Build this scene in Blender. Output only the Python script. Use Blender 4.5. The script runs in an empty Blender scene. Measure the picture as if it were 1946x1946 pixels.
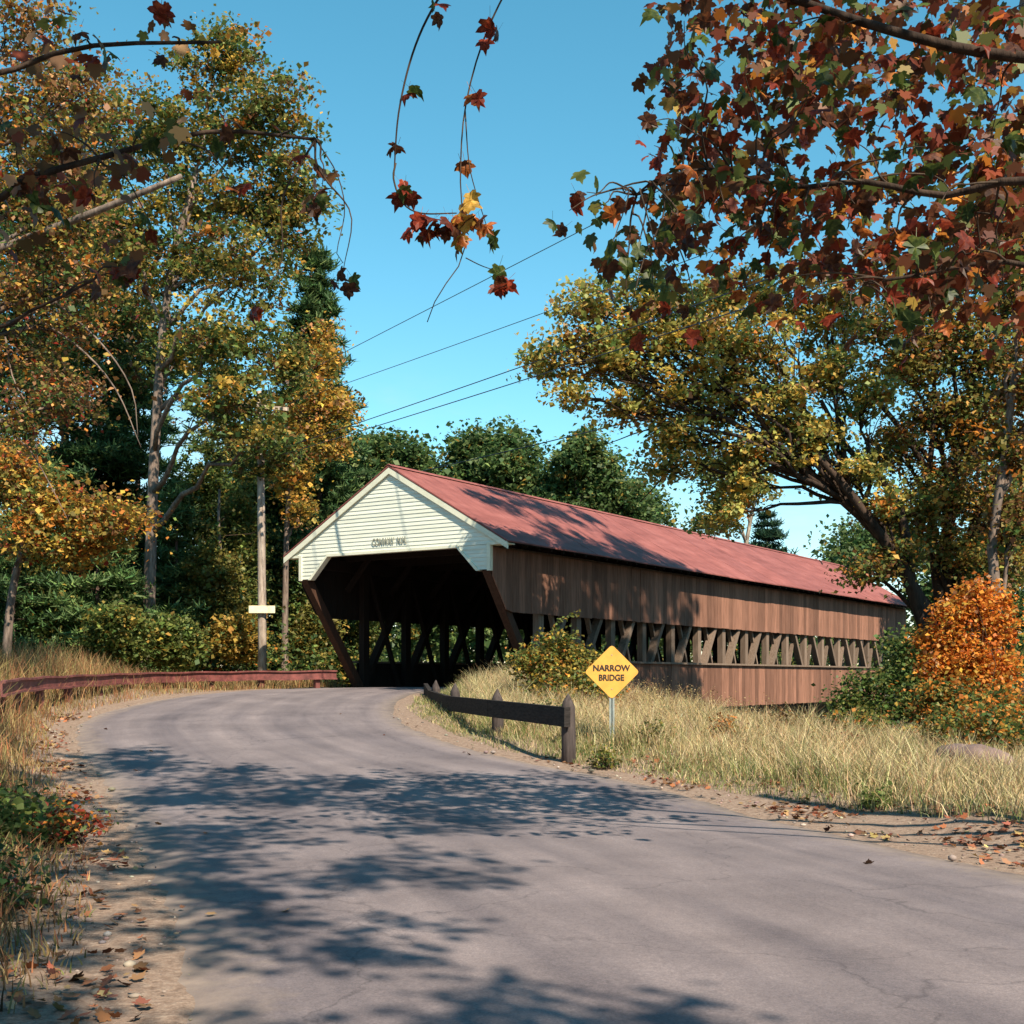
import bpy, bmesh, math, random
import numpy as np
from mathutils import Vector, Matrix

random.seed(7)
rng = np.random.default_rng(7)
SC = bpy.context.scene
COL = SC.collection
R = math.radians

# ------------------------------------------------------------------ camera
F = 2414.0            # focal length in pixels of the 1946 px photograph
EYE = 1.7
HOR = 1288.0
cam_d = bpy.data.cameras.new('camera')
cam = bpy.data.objects.new('camera', cam_d)
COL.objects.link(cam)
cam.location = (0, 0, EYE)
cam.rotation_euler = (R(90), 0, 0)
cam_d.sensor_width = 36.0
cam_d.lens = F / 1946 * 36.0
cam_d.shift_y = (HOR - 973) / 1946
cam_d.clip_end = 3000
SC.camera = cam

# ------------------------------------------------------------------ world, sun, exposure
SUN_AZ, SUN_EL = 150.0, 45.0
world = bpy.data.worlds.new('World')
SC.world = world
world.use_nodes = True
wn = world.node_tree
bg = wn.nodes['Background']
sky = wn.nodes.new('ShaderNodeTexSky')
sky.sky_type = 'NISHITA'
sky.sun_disc = False
sky.sun_elevation = R(SUN_EL)
sky.sun_rotation = R(SUN_AZ)
sky.altitude = 200
sky.air_density = 1.0
sky.dust_density = 0.0
sky.ozone_density = 2.0
hs = wn.nodes.new('ShaderNodeHueSaturation')      # faded-print colour cast of the whole sky
hs.inputs['Hue'].default_value = 0.466
hs.inputs['Saturation'].default_value = 1.24
hs.inputs['Value'].default_value = 1.04
wn.links.new(sky.outputs[0], hs.inputs['Color'])
# thin fair-weather cloud low over the horizon, all round
wtc = wn.nodes.new('ShaderNodeTexCoord'); wmp = wn.nodes.new('ShaderNodeMapping'); wmp.inputs['Scale'].default_value = (2.2, 2.2, 7.0)
wno = wn.nodes.new('ShaderNodeTexNoise'); wno.inputs['Scale'].default_value = 1.7; wno.inputs['Detail'].default_value = 7; wno.inputs['Roughness'].default_value = .6
wse = wn.nodes.new('ShaderNodeSeparateXYZ'); wm1 = wn.nodes.new('ShaderNodeMapRange'); wm2 = wn.nodes.new('ShaderNodeMapRange'); wmu = wn.nodes.new('ShaderNodeMath'); wmx = wn.nodes.new('ShaderNodeMix')
wmx.data_type = 'RGBA'; wmu.operation = 'MULTIPLY'
wn.links.new(wtc.outputs['Generated'], wmp.inputs[0]); wn.links.new(wmp.outputs[0], wno.inputs['Vector']); wn.links.new(wtc.outputs['Generated'], wse.inputs[0])
for mr, lo, hi, a_, b_ in ((wm1, .47, .66, 0, .6), (wm2, .12, .26, 1, 0)):
    mr.interpolation_type = 'SMOOTHSTEP'
    for i_, v_ in ((1, lo), (2, hi), (3, a_), (4, b_)): mr.inputs[i_].default_value = v_
wn.links.new(wno.outputs['Fac'], wm1.inputs[0]); wn.links.new(wse.outputs[2], wm2.inputs[0])
wn.links.new(wm1.outputs[0], wmu.inputs[0]); wn.links.new(wm2.outputs[0], wmu.inputs[1])
wn.links.new(wmu.outputs[0], wmx.inputs[0]); wn.links.new(hs.outputs[0], wmx.inputs[6]); wmx.inputs[7].default_value = (4.4, 4.7, 4.6, 1)
wn.links.new(wmx.outputs[2], bg.inputs[0])
bg.inputs[1].default_value = 0.10
sun_d = bpy.data.lights.new('sun', 'SUN')
sun_d.energy = 5.0
sun_d.angle = R(0.55)
sun_d.color = (1.0, 0.89, 0.70)
sun = bpy.data.objects.new('sun', sun_d)
COL.objects.link(sun)
SUN = Vector((math.sin(R(SUN_AZ)) * math.cos(R(SUN_EL)), math.cos(R(SUN_AZ)) * math.cos(R(SUN_EL)), math.sin(R(SUN_EL))))
sun.rotation_euler = (-SUN).to_track_quat('-Z', 'Y').to_euler()
sun.location = (20, -30, 40)
SC.view_settings.view_transform = 'Standard'
SC.view_settings.look = 'None'
SC.view_settings.exposure = 0.92
SC.view_settings.gamma = 1.0
SC.view_settings.use_curve_mapping = False
SC.cycles.max_bounces = 6
SC.cycles.transparent_max_bounces = 8

# ------------------------------------------------------------------ helpers
def at(u, v, Y):
    """world point on the ray of photograph pixel (u, v) at distance Y"""
    return np.array([(u - 973) / F * Y, Y, EYE - (v - HOR) / F * Y])

def tag(o, label=None, cat=None, group=None, kind=None):
    if label: o['label'] = label
    if cat: o['category'] = cat
    if group: o['group'] = group
    if kind: o['kind'] = kind
    return o

def empty(name, loc=(0, 0, 0), rz=0.0):
    o = bpy.data.objects.new(name, None)
    o.location = loc
    o.rotation_euler = (0, 0, rz)
    o.empty_display_size = 0.3
    COL.objects.link(o)
    return o

def link(name, me, mat, parent=None, smooth=False):
    if mat and len(me.materials) == 0:
        me.materials.append(mat)
    if smooth:
        me.polygons.foreach_set('use_smooth', np.ones(len(me.polygons), bool))
    o = bpy.data.objects.new(name, me)
    COL.objects.link(o)
    if parent is not None:
        o.parent = parent
    return o

class MB:
    """collects simple solids into one mesh"""
    def __init__(s):
        s.v = []; s.f = []
    def add(s, vs, fs):
        n = len(s.v)
        s.v += [tuple(map(float, p)) for p in vs]
        s.f += [tuple(i + n for i in f) for f in fs]
        return s
    def box(s, x0, x1, y0, y1, z0, z1):
        return s.add([(x0, y0, z0), (x1, y0, z0), (x1, y1, z0), (x0, y1, z0), (x0, y0, z1), (x1, y0, z1), (x1, y1, z1), (x0, y1, z1)],
                     [(0, 3, 2, 1), (4, 5, 6, 7), (0, 1, 5, 4), (1, 2, 6, 5), (2, 3, 7, 6), (3, 0, 4, 7)])
    def bar(s, a, b, w, h, up=(0, 0, 1)):
        """rectangular bar from a to b, w sideways, h along up"""
        a = Vector(a); b = Vector(b); d = (b - a).normalized(); up = Vector(up)
        sd = d.cross(up)
        if sd.length < 1e-4: sd = d.cross(Vector((1, 0, 0)))
        sd.normalize(); u2 = sd.cross(d).normalized()
        vs = []
        for p in (a, b):
            for i, j in ((-1, -1), (1, -1), (1, 1), (-1, 1)):
                vs.append(p + sd * (i * w / 2) + u2 * (j * h / 2))
        return s.add(vs, [(0, 1, 2, 3), (7, 6, 5, 4), (0, 4, 5, 1), (1, 5, 6, 2), (2, 6, 7, 3), (3, 7, 4, 0)])
    def tube(s, pts, rad, n=6, cap=True):
        pts = [Vector(p) for p in pts]
        m = len(pts)
        vs = []; fs = []
        ref = Vector((0.31, 0.87, 0.37)).normalized()
        for i, p in enumerate(pts):
            d = (pts[min(i + 1, m - 1)] - pts[max(i - 1, 0)])
            if d.length < 1e-6: d = Vector((0, 0, 1))
            d.normalize()
            a = d.cross(ref)
            if a.length < 0.05: a = d.cross(Vector((1, 0, 0)))
            a.normalize(); b = d.cross(a)
            r = rad[i] if hasattr(rad, '__len__') else rad
            for k in range(n):
                t = 2 * math.pi * k / n
                vs.append(p + (a * math.cos(t) + b * math.sin(t)) * r)
        for i in range(m - 1):
            for k in range(n):
                k2 = (k + 1) % n
                fs.append((i * n + k, i * n + k2, (i + 1) * n + k2, (i + 1) * n + k))
        if cap:
            fs.append(tuple(range(n - 1, -1, -1)))
            fs.append(tuple((m - 1) * n + k for k in range(n)))
        return s.add(vs, fs)
    def prism(s, poly, axis, a, b):
        """polygon of 2-tuples extruded along axis (0 x, 1 y, 2 z) from a to b"""
        n = len(poly); vs = []
        for t in (a, b):
            for p in poly:
                q = list(p); q.insert(axis, t); vs.append(q)
        fs = [tuple(range(n)), tuple(range(2 * n - 1, n - 1, -1))]
        for i in range(n):
            j = (i + 1) % n
            fs.append((i, i + n, j + n, j))
        return s.add(vs, fs)
    def mesh(s, name):
        me = bpy.data.meshes.new(name)
        me.from_pydata(s.v, [], s.f)
        me.update()
        return me
    def build(s, name, mat, parent=None, smooth=False, fix=True):
        me = s.mesh(name)
        if fix:
            bm = bmesh.new(); bm.from_mesh(me)
            bmesh.ops.recalc_face_normals(bm, faces=bm.faces)
            bm.to_mesh(me); bm.free()
        return link(name, me, mat, parent, smooth)

def np_mesh(name, V, Q, cols=None):
    """mesh from arrays: V (n,3), Q (m,k) faces, cols (m,3) face colours"""
    me = bpy.data.meshes.new(name)
    m, k = Q.shape
    me.vertices.add(len(V)); me.vertices.foreach_set('co', V.astype(np.float32).ravel())
    me.loops.add(m * k); me.loops.foreach_set('vertex_index', Q.astype(np.int32).ravel())
    me.polygons.add(m); me.polygons.foreach_set('loop_start', np.arange(0, m * k, k, dtype=np.int32))
    me.update(calc_edges=True)
    if cols is not None:
        at_ = me.attributes.new('col', 'FLOAT_COLOR', 'FACE')
        c4 = np.ones((m, 4), np.float32); c4[:, :3] = cols
        at_.data.foreach_set('color', c4.ravel())
    return me

def rotmats(yaw, pitch, roll):
    cy, sy, cp, sp, cr, sr = np.cos(yaw), np.sin(yaw), np.cos(pitch), np.sin(pitch), np.cos(roll), np.sin(roll)
    M = np.empty((len(yaw), 3, 3))
    M[:, 0, 0] = cy * cr - sy * sp * sr; M[:, 0, 1] = -sy * cp; M[:, 0, 2] = cy * sr + sy * sp * cr
    M[:, 1, 0] = sy * cr + cy * sp * sr; M[:, 1, 1] = cy * cp;  M[:, 1, 2] = sy * sr - cy * sp * cr
    M[:, 2, 0] = -cp * sr;               M[:, 2, 1] = sp;       M[:, 2, 2] = cp * cr
    return M

KITE = np.array([(0, 0, 0), (.40, .5, .10), (0, 1, -.06), (-.40, .5, .10)])

def scatter(name, P, size, cols, mat, parent=None, tmpl=KITE, pitch=(-.35, .5), rollsd=.6):
    n = len(P)
    M = rotmats(rng.uniform(0, 2 * math.pi, n), rng.normal(pitch[0], pitch[1], n), rng.normal(0, rollsd, n))
    T = tmpl - np.array([0, .3, 0])
    V = np.einsum('nij,kj->nki', M, T) * np.asarray(size)[:, None, None] + P[:, None, :]
    k = len(tmpl)
    Q = np.arange(n * k).reshape(n, k)
    return link(name, np_mesh(name, V.reshape(-1, 3), Q, cols), mat, parent)

def palette(n, items, jit=.22, groups=None, gmix=.6):
    """n colours drawn from [(weight, (r,g,b))]; members of one cluster lean to one colour"""
    w = np.array([i[0] for i in items], float); w /= w.sum()
    C = np.array([i[1] for i in items], float)
    idx = rng.choice(len(C), n, p=w)
    if groups is not None:
        gi = rng.choice(len(C), groups.max() + 1, p=w)
        take = rng.random(n) < gmix
        idx[take] = gi[groups[take]]
    c = C[idx] * np.exp(rng.normal(0, jit, (n, 1))) * np.exp(rng.normal(0, .07, (n, 3)))
    return np.clip(c, .004, .9)

def smooth(t):
    t = np.clip(t, 0, 1)
    return t * t * (3 - 2 * t)

# ------------------------------------------------------------------ materials
def mat_new(name):
    m = bpy.data.materials.new(name); m.use_nodes = True
    nt = m.node_tree
    return m, nt, nt.nodes['Principled BSDF']

def nd(nt, t, **kw):
    n = nt.nodes.new(t)
    for k, v in kw.items(): setattr(n, k, v)
    return n

def ramp(nt, fac, stops):
    r = nd(nt, 'ShaderNodeValToRGB')
    el = r.color_ramp.elements
    el[0].position, el[0].color = stops[0][0], (*stops[0][1], 1)
    el[1].position, el[1].color = stops[-1][0], (*stops[-1][1], 1)
    for p, c in stops[1:-1]:
        e = el.new(p); e.color = (*c, 1)
    nt.links.new(fac, r.inputs[0])
    return r.outputs[0]

def noise(nt, scale, detail=4, vec=None, rough=.55):
    n = nd(nt, 'ShaderNodeTexNoise')
    n.inputs['Scale'].default_value = scale; n.inputs['Detail'].default_value = detail
    n.inputs['Roughness'].default_value = rough
    if vec is not None: nt.links.new(vec, n.inputs['Vector'])
    return n.outputs['Fac']

def bump(nt, b, height, strength=.3, dist=.02):
    n = nd(nt, 'ShaderNodeBump')
    n.inputs['Strength'].default_value = strength; n.inputs['Distance'].default_value = dist
    nt.links.new(height, n.inputs['Height']); nt.links.new(n.outputs[0], b.inputs['Normal'])

def mapping(nt, scale=(1, 1, 1), coord='Object'):
    tc = nd(nt, 'ShaderNodeTexCoord'); mp = nd(nt, 'ShaderNodeMapping')
    mp.inputs['Scale'].default_value = scale
    nt.links.new(tc.outputs[coord], mp.inputs[0])
    return mp.outputs[0]

def mul(nt, a, b, fac=1.0, mode='MULTIPLY'):
    m = nd(nt, 'ShaderNodeMix', data_type='RGBA', blend_type=mode)
    m.inputs[0].default_value = fac
    nt.links.new(a, m.inputs[6]); nt.links.new(b, m.inputs[7])
    return m.outputs[2]

def wood(name, c0, c1, scale=(6, 6, .5), rough=.8, obj_var=.35, bstr=.3):
    m, nt, b = mat_new(name)
    v = mapping(nt, scale)
    oi = nd(nt, 'ShaderNodeObjectInfo')
    va = nd(nt, 'ShaderNodeVectorMath', operation='ADD')
    sc = nd(nt, 'ShaderNodeVectorMath', operation='SCALE'); sc.inputs[3].default_value = 40
    cx = nd(nt, 'ShaderNodeCombineXYZ'); nt.links.new(oi.outputs['Random'], cx.inputs[0]); nt.links.new(oi.outputs['Random'], cx.inputs[1])
    nt.links.new(cx.outputs[0], sc.inputs[0]); nt.links.new(v, va.inputs[0]); nt.links.new(sc.outputs[0], va.inputs[1])
    f = noise(nt, 3.0, 6, va.outputs[0], .62)
    c = ramp(nt, f, [(.28, c0), (.72, c1)])
    g = ramp(nt, oi.outputs['Random'], [(0, (1 - obj_var,) * 3), (1, (1 + obj_var * .35,) * 3)])
    nt.links.new(mul(nt, c, g), b.inputs['Base Color'])
    b.inputs['Roughness'].default_value = rough
    b.inputs['Specular IOR Level'].default_value = .25
    bump(nt, b, f, bstr, .01)
    return m

def leafmat(name, trans=.35, rough=.5, spec=.25):
    m, nt, b = mat_new(name)
    a = nd(nt, 'ShaderNodeAttribute', attribute_name='col')
    nt.links.new(a.outputs['Color'], b.inputs['Base Color'])
    b.inputs['Roughness'].default_value = rough
    b.inputs['Specular IOR Level'].default_value = spec
    t = nd(nt, 'ShaderNodeBsdfTranslucent'); nt.links.new(a.outputs['Color'], t.inputs[0])
    mx = nd(nt, 'ShaderNodeMixShader'); mx.inputs[0].default_value = trans
    nt.links.new(b.outputs[0], mx.inputs[1]); nt.links.new(t.outputs[0], mx.inputs[2])
    nt.links.new(mx.outputs[0], nt.nodes['Material Output'].inputs[0])
    return m

def plain(name, c, rough=.6, metal=0.0, var=.15, scale=8, bstr=.1):
    m, nt, b = mat_new(name)
    f = noise(nt, scale, 5, mapping(nt))
    cc = ramp(nt, f, [(.3, tuple(x * (1 - var) for x in c)), (.7, tuple(min(1, x * (1 + var)) for x in c))])
    nt.links.new(cc, b.inputs['Base Color'])
    b.inputs['Roughness'].default_value = rough; b.inputs['Metallic'].default_value = metal
    bump(nt, b, f, bstr, .005)
    return m

def barkmat(name, c0, c1):
    m, nt, b = mat_new(name)
    v = mapping(nt, (1, 1, .22))
    f = noise(nt, 9, 6, v, .65); f2 = noise(nt, 1.3, 3, mapping(nt))
    c = ramp(nt, f, [(.32, c0), (.68, c1)])
    g = ramp(nt, f2, [(.3, (.7, .7, .7)), (.7, (1.15, 1.1, 1.05))])
    nt.links.new(mul(nt, c, g), b.inputs['Base Color'])
    b.inputs['Roughness'].default_value = .9; b.inputs['Specular IOR Level'].default_value = .15
    bump(nt, b, f, .8, .04)
    return m

M = {}
M['leaf'] = leafmat('leaf_foliage', .42)
M['needle'] = leafmat('pine_needles', .25, .6, .2)
M['grassm'] = leafmat('dry_grass', .3, .7, .15)
M['litter'] = leafmat('fallen_leaf', .05, .7, .15)
M['bark_grey'] = barkmat('bark_grey', (.075, .055, .046), (.29, .22, .185))
M['bark_dark'] = barkmat('bark_dark', (.018, .012, .010), (.075, .050, .038))
M['bark_pale'] = barkmat('bark_pale', (.16, .13, .10), (.42, .37, .31))
M['bark_pine'] = barkmat('bark_pine', (.07, .045, .04), (.25, .16, .14))
M['twig'] = barkmat('twig', (.03, .02, .016), (.10, .07, .05))
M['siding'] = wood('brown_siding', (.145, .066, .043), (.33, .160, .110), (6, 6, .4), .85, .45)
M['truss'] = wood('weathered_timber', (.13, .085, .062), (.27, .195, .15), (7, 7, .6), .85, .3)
M['interior_shade'] = wood('shade_dark_interior_timber', (.012, .007, .005), (.026, .016, .012), (7, 7, .6), .9, .2)  # dark unpainted wood, colour lowered further to hold the portal's black shade
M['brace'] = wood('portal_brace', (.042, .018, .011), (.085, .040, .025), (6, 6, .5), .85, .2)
M['clap'] = wood('cream_clapboard', (.68, .68, .57), (.80, .80, .70), (.5, 6, 6), .6, .10, .12)
M['trim'] = wood('cream_trim', (.66, .64, .50), (.80, .77, .62), (1, 3, 3), .6, .05, .1)
M['lettering'] = plain('faded_lettering', (.30, .30, .24), .7)
M['rail'] = plain('maroon_rail', (.145, .042, .038), .65, 0, .5, 5, .3)
M['darkwood'] = wood('dark_guard_timber', (.007, .006, .006), (.045, .036, .034), (2.2, 2.2, 9), .85, .3, .9)
M['postwood'] = wood('guard_post_timber', (.028, .021, .02), (.085, .066, .062), (8, 8, 1), .85, .2)
M['signy'] = plain('sign_yellow', (.74, .36, .065), .5, 0, .14, 4, .05)
M['signk'] = plain('sign_black', (.02, .016, .014), .6)
M['galv'] = plain('galvanised_steel', (.42, .45, .42), .45, .6, .15, 14)
M['polewood'] = barkmat('pole_wood', (.20, .15, .12), (.50, .42, .36))
M['board'] = plain('white_board', (.80, .68, .45), .6)
M['wire'] = plain('wire_black', (.02, .025, .04), .5)
M['insul'] = plain('glass_insulator', (.20, .34, .30), .15, 0, .05, 8, 0)
M['rock'] = plain('boulder', (.15, .10, .09), .95, 0, .45, 3, .6)

# ------------------------------------------------------------------ bridge frame and terrain
BA = R(33.3)
BX = np.array([math.cos(BA), -math.sin(BA)])     # bridge right
BY = np.array([math.sin(BA), math.cos(BA)])      # bridge forward
BO = np.array([-3.67, 38.32])
DECK = 1.35

def tolocal(x, y):
    dx = x - BO[0]; dy = y - BO[1]
    return dx * BX[0] + dy * BX[1], dx * BY[0] + dy * BY[1]

def toworld(lx, s, z=0):
    p = BO + lx * BX + s * BY
    return np.array([p[0], p[1], z])

def spline(pts, n):
    p = np.array(pts, float)
    P = np.vstack([2 * p[0] - p[1], p, 2 * p[-1] - p[-2]])
    out = []
    for i in range(1, len(P) - 2):
        t = np.linspace(0, 1, 24, endpoint=False)[:, None]
        a, b, c, d = P[i - 1], P[i], P[i + 1], P[i + 2]
        out.append(.5 * (2 * b + (c - a) * t + (2 * a - 5 * b + 4 * c - d) * t ** 2 + (3 * b - a - 3 * c + d) * t ** 3))
    q = np.vstack(out + [p[-1:]])
    L = np.concatenate([[0], np.cumsum(np.linalg.norm(np.diff(q, axis=0), axis=1))])
    s = np.linspace(0, L[-1], n)
    return np.stack([np.interp(s, L, q[:, k]) for k in range(q.shape[1])], 1)

EDGE_L = [(-.5, -8), (-1.0, 2), (-2.0, 7), (-3.9, 12.7), (-6.3, 19), (-8.5, 24.3), (-9.6, 28), (-9.6, 31.5), (-9.0, 35), (-7.6, 38.3), (-5.9, 40.6), (-4.6, 41.8)]
EDGE_R = [(7.4, -8), (6.8, 2), (5.7, 7), (4.05, 12.7), (2.2, 18.6), (-.05, 22.3), (-1.9, 26.5), (-2.7, 30.5), (-2.75, 34), (-2.3, 36.6), (-1.2, 38), (-.3, 39.2)]
NR = 160
EL = spline(EDGE_L, NR); ER = spline(EDGE_R, NR)
POLY = np.vstack([EL, ER[::-1]])

def seg_dist(x, y, pl):
    x = np.asarray(x, float); y = np.asarray(y, float)
    best = np.full(x.shape, 1e9)
    for i in range(len(pl) - 1):
        ax, ay = pl[i]; bx, by = pl[i + 1]
        dx, dy = bx - ax, by - ay
        t = np.clip(((x - ax) * dx + (y - ay) * dy) / (dx * dx + dy * dy + 1e-12), 0, 1)
        best = np.minimum(best, (x - ax - t * dx) ** 2 + (y - ay - t * dy) ** 2)
    return np.sqrt(best)

def inside(x, y, poly):
    x = np.asarray(x, float); y = np.asarray(y, float)
    r = np.zeros(x.shape, bool); n = len(poly)
    for i in range(n):
        ax, ay = poly[i]; bx, by = poly[(i + 1) % n]
        c = ((ay > y) != (by > y)) & (x < (bx - ax) * (y - ay) / (by - ay + 1e-12) + ax)
        r ^= c
    return r

def road_d(x, y):
    """signed distance to the road edge: negative on the road; and True where left of the road"""
    dl = seg_dist(x, y, EL[::3]); dr = seg_dist(x, y, ER[::3])
    ins = inside(x, y, POLY)
    return np.where(ins, -np.minimum(dl, dr), np.minimum(dl, dr)), dl < dr

def ground(x, y, with_road=True):
    x = np.asarray(x, float); y = np.asarray(y, float)
    z = DECK * smooth((y - 14) / 26)
    lx, s = tolocal(x, y)
    st = np.where(lx > 0, 1.5 - .78 * np.clip(lx - 4, 0, 12), 2 + .6 * np.clip(-lx - 4, 0, 200))
    z = z - 5.6 * smooth((s - st) / 8) * (1 - smooth((s - 36) / 6))
    d, left = road_d(x, y)
    win = smooth((y - 15) / 6) * (1 - smooth((y - 33) / 6))
    z = z + np.where(left, .62 * smooth((d - .3) / 1.9) * win, 0)
    z = z + np.where(left, 0, .14 * smooth((d - .5) / 1.5) * (1 - smooth((y - 40) / 8)))
    nz = .05 * np.sin(x * 1.7 + y * .6) * np.cos(y * 1.3 - x * .4) + .03 * np.sin(x * 4.1) * np.sin(y * 3.7)
    z = z + nz * smooth((d - .2) / 1.0)
    if with_road:
        z = z - .06 * (1 - smooth((d + .65) / .5))
    return z

def gz(x, y):
    return float(ground(np.array([x]), np.array([y]))[0])

def axis(a, b, lo, hi, fine, far):
    c = np.arange(a, b + 1e-6, fine)
    l = a - np.geomspace(fine * 1.5, a - lo, far)[::-1]; r = b + np.geomspace(fine * 1.5, hi - b, far)
    return np.concatenate([l, c, r])

gx = axis(-22, 22, -900, 900, .35, 26); gy = axis(0, 56, -300, 1500, .35, 30)
GX, GY = np.meshgrid(gx, gy)
GZ = ground(GX.ravel(), GY.ravel()).reshape(GX.shape)
nx, ny = len(gx), len(gy)
V = np.stack([GX.ravel(), GY.ravel(), GZ.ravel()], 1)
ii, jj = np.meshgrid(np.arange(nx - 1), np.arange(ny - 1))
a = (jj * nx + ii).ravel()
Q = np.stack([a, a + 1, a + nx + 1, a + nx], 1)
me = np_mesh('ground', V, Q)
dd, lf = road_d(GX.ravel(), GY.ravel())
wob = .25 * np.sin(GX.ravel() * 2.3 + 1) * np.sin(GY.ravel() * 1.9)
sh_w = np.where(lf, .75, .95 + .9 * smooth((20 - GY.ravel()) / 8))
mask = np.zeros((len(V), 4), np.float32); mask[:, 3] = 1
mask[:, 0] = 1 - smooth((dd + wob - sh_w) / .6)
mask[:, 1] = 1 - smooth((dd - 9) / 6)
at_ = me.attributes.new('mask', 'FLOAT_COLOR', 'POINT'); at_.data.foreach_set('color', mask.ravel())

m, nt, b = mat_new('earth_and_verge')
tc = mapping(nt)
msk = nd(nt, 'ShaderNodeAttribute', attribute_name='mask'); sep = nd(nt, 'ShaderNodeSeparateColor')
nt.links.new(msk.outputs['Color'], sep.inputs[0])
n1 = noise(nt, 1.1, 6, tc); n2 = noise(nt, 14, 5, tc, .7); n3 = noise(nt, 60, 3, tc)
forest = ramp(nt, n1, [(.3, (.035, .026, .016)), (.7, (.085, .06, .032))])
verge = ramp(nt, n2, [(.25, (.10, .075, .04)), (.5, (.20, .145, .075)), (.75, (.16, .16, .06))])
dirt = ramp(nt, n2, [(.25, (.13, .085, .065)), (.5, (.25, .175, .135)), (.78, (.36, .28, .225))])
mx1 = nd(nt, 'ShaderNodeMix', data_type='RGBA'); nt.links.new(sep.outputs[1], mx1.inputs[0]); nt.links.new(forest, mx1.inputs[6]); nt.links.new(verge, mx1.inputs[7])
mx2 = nd(nt, 'ShaderNodeMix', data_type='RGBA'); nt.links.new(sep.outputs[0], mx2.inputs[0]); nt.links.new(mx1.outputs[2], mx2.inputs[6]); nt.links.new(dirt, mx2.inputs[7])
g3 = ramp(nt, n3, [(.3, (.75, .75, .75)), (.7, (1.15, 1.15, 1.15))])
nt.links.new(mul(nt, mx2.outputs[2], g3), b.inputs['Base Color'])
b.inputs['Roughness'].default_value = .95; b.inputs['Specular IOR Level'].default_value = .1
bump(nt, b, n2, .6, .04)
M['earth'] = m
o = link('ground', me, m, None, True); tag(o, kind='structure')

# road sheet
NC = 16
t = np.linspace(0, 1, NC)
RP = EL[:, None, :] * (1 - t)[None, :, None] + ER[:, None, :] * t[None, :, None]
rx, ry = RP[..., 0].ravel(), RP[..., 1].ravel()
rz = DECK * smooth((ry - 14) / 26) + .006
crown = (.05 * (1 - (2 * t - 1) ** 2))[None, :].repeat(NR, 0).ravel()
def corr(n, sd): return np.convolve(rng.normal(0, sd, n + 8), np.ones(5) / 5 ** .5, 'same')[4:-4]
rag = np.zeros((NR, NC)); rag[:, 0] = corr(NR, .07); rag[:, -1] = corr(NR, .07)
wv = (ER - EL); wv /= np.linalg.norm(wv, axis=1)[:, None]
rx = rx + (rag * wv[:, :1]).ravel(); ry = ry + (rag * wv[:, 1:]).ravel()
edz = np.zeros((NR, NC)); edz[:, 0] = edz[:, -1] = -.03
RV = np.stack([rx, ry, rz + crown + edz.ravel()], 1)
ii, jj = np.meshgrid(np.arange(NC - 1), np.arange(NR - 1))
a = (jj * NC + ii).ravel()
RQ = np.stack([a, a + 1, a + NC + 1, a + NC], 1)
# edge skirts so the sheet has thickness
sk = []
extra = []
for side in (0, NC - 1):
    ids = np.arange(NR) * NC + side
    base = len(RV) + sum(len(e) for e in extra)
    low = RV[ids].copy(); low[:, 2] -= .12
    extra.append(low)
    for i in range(NR - 1):
        sk.append((ids[i], ids[i + 1], base + i + 1, base + i) if side else (ids[i + 1], ids[i], base + i, base + i + 1))
RV = np.vstack([RV] + extra); RQ = np.vstack([RQ, np.array(sk)])
me = np_mesh('road', RV, RQ)
uv = np.zeros((len(RV), 4), np.float32)
uv[:NR * NC, 0] = np.tile(t, NR); uv[:NR * NC, 1] = np.repeat(np.linspace(0, 1, NR), NC); uv[:, 3] = 1
uv[NR * NC:NR * NC + NR, 0] = 0; uv[NR * NC + NR:, 0] = 1
at_ = me.attributes.new('lane', 'FLOAT_COLOR', 'POINT'); at_.data.foreach_set('color', uv.ravel())
m, nt, b = mat_new('asphalt')
tc = mapping(nt)
n1 = noise(nt, .8, 6, tc, .6); n2 = noise(nt, 70, 4, tc, .7); n3 = noise(nt, 5, 5, tc)
c1 = ramp(nt, n1, [(.3, (.140, .116, .124)), (.7, (.216, .180, .188))])
c2 = ramp(nt, n2, [(.25, (.6, .6, .6)), (.55, (1, 1, 1)), (.8, (1.4, 1.35, 1.3))])
la = nd(nt, 'ShaderNodeAttribute', attribute_name='lane'); sp = nd(nt, 'ShaderNodeSeparateColor'); nt.links.new(la.outputs['Color'], sp.inputs[0])
# streaks worn along the direction of travel
cmb = nd(nt, 'ShaderNodeCombineXYZ'); nt.links.new(sp.outputs[0], cmb.inputs[0]); nt.links.new(sp.outputs[1], cmb.inputs[1])
mp = nd(nt, 'ShaderNodeMapping'); mp.inputs['Scale'].default_value = (9, 5, 1); nt.links.new(cmb.outputs[0], mp.inputs[0])
st = noise(nt, 1.0, 5, mp.outputs[0], .6)
c3 = ramp(nt, st, [(.3, (.66, .66, .70)), (.68, (1.25, 1.22, 1.18))])
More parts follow.
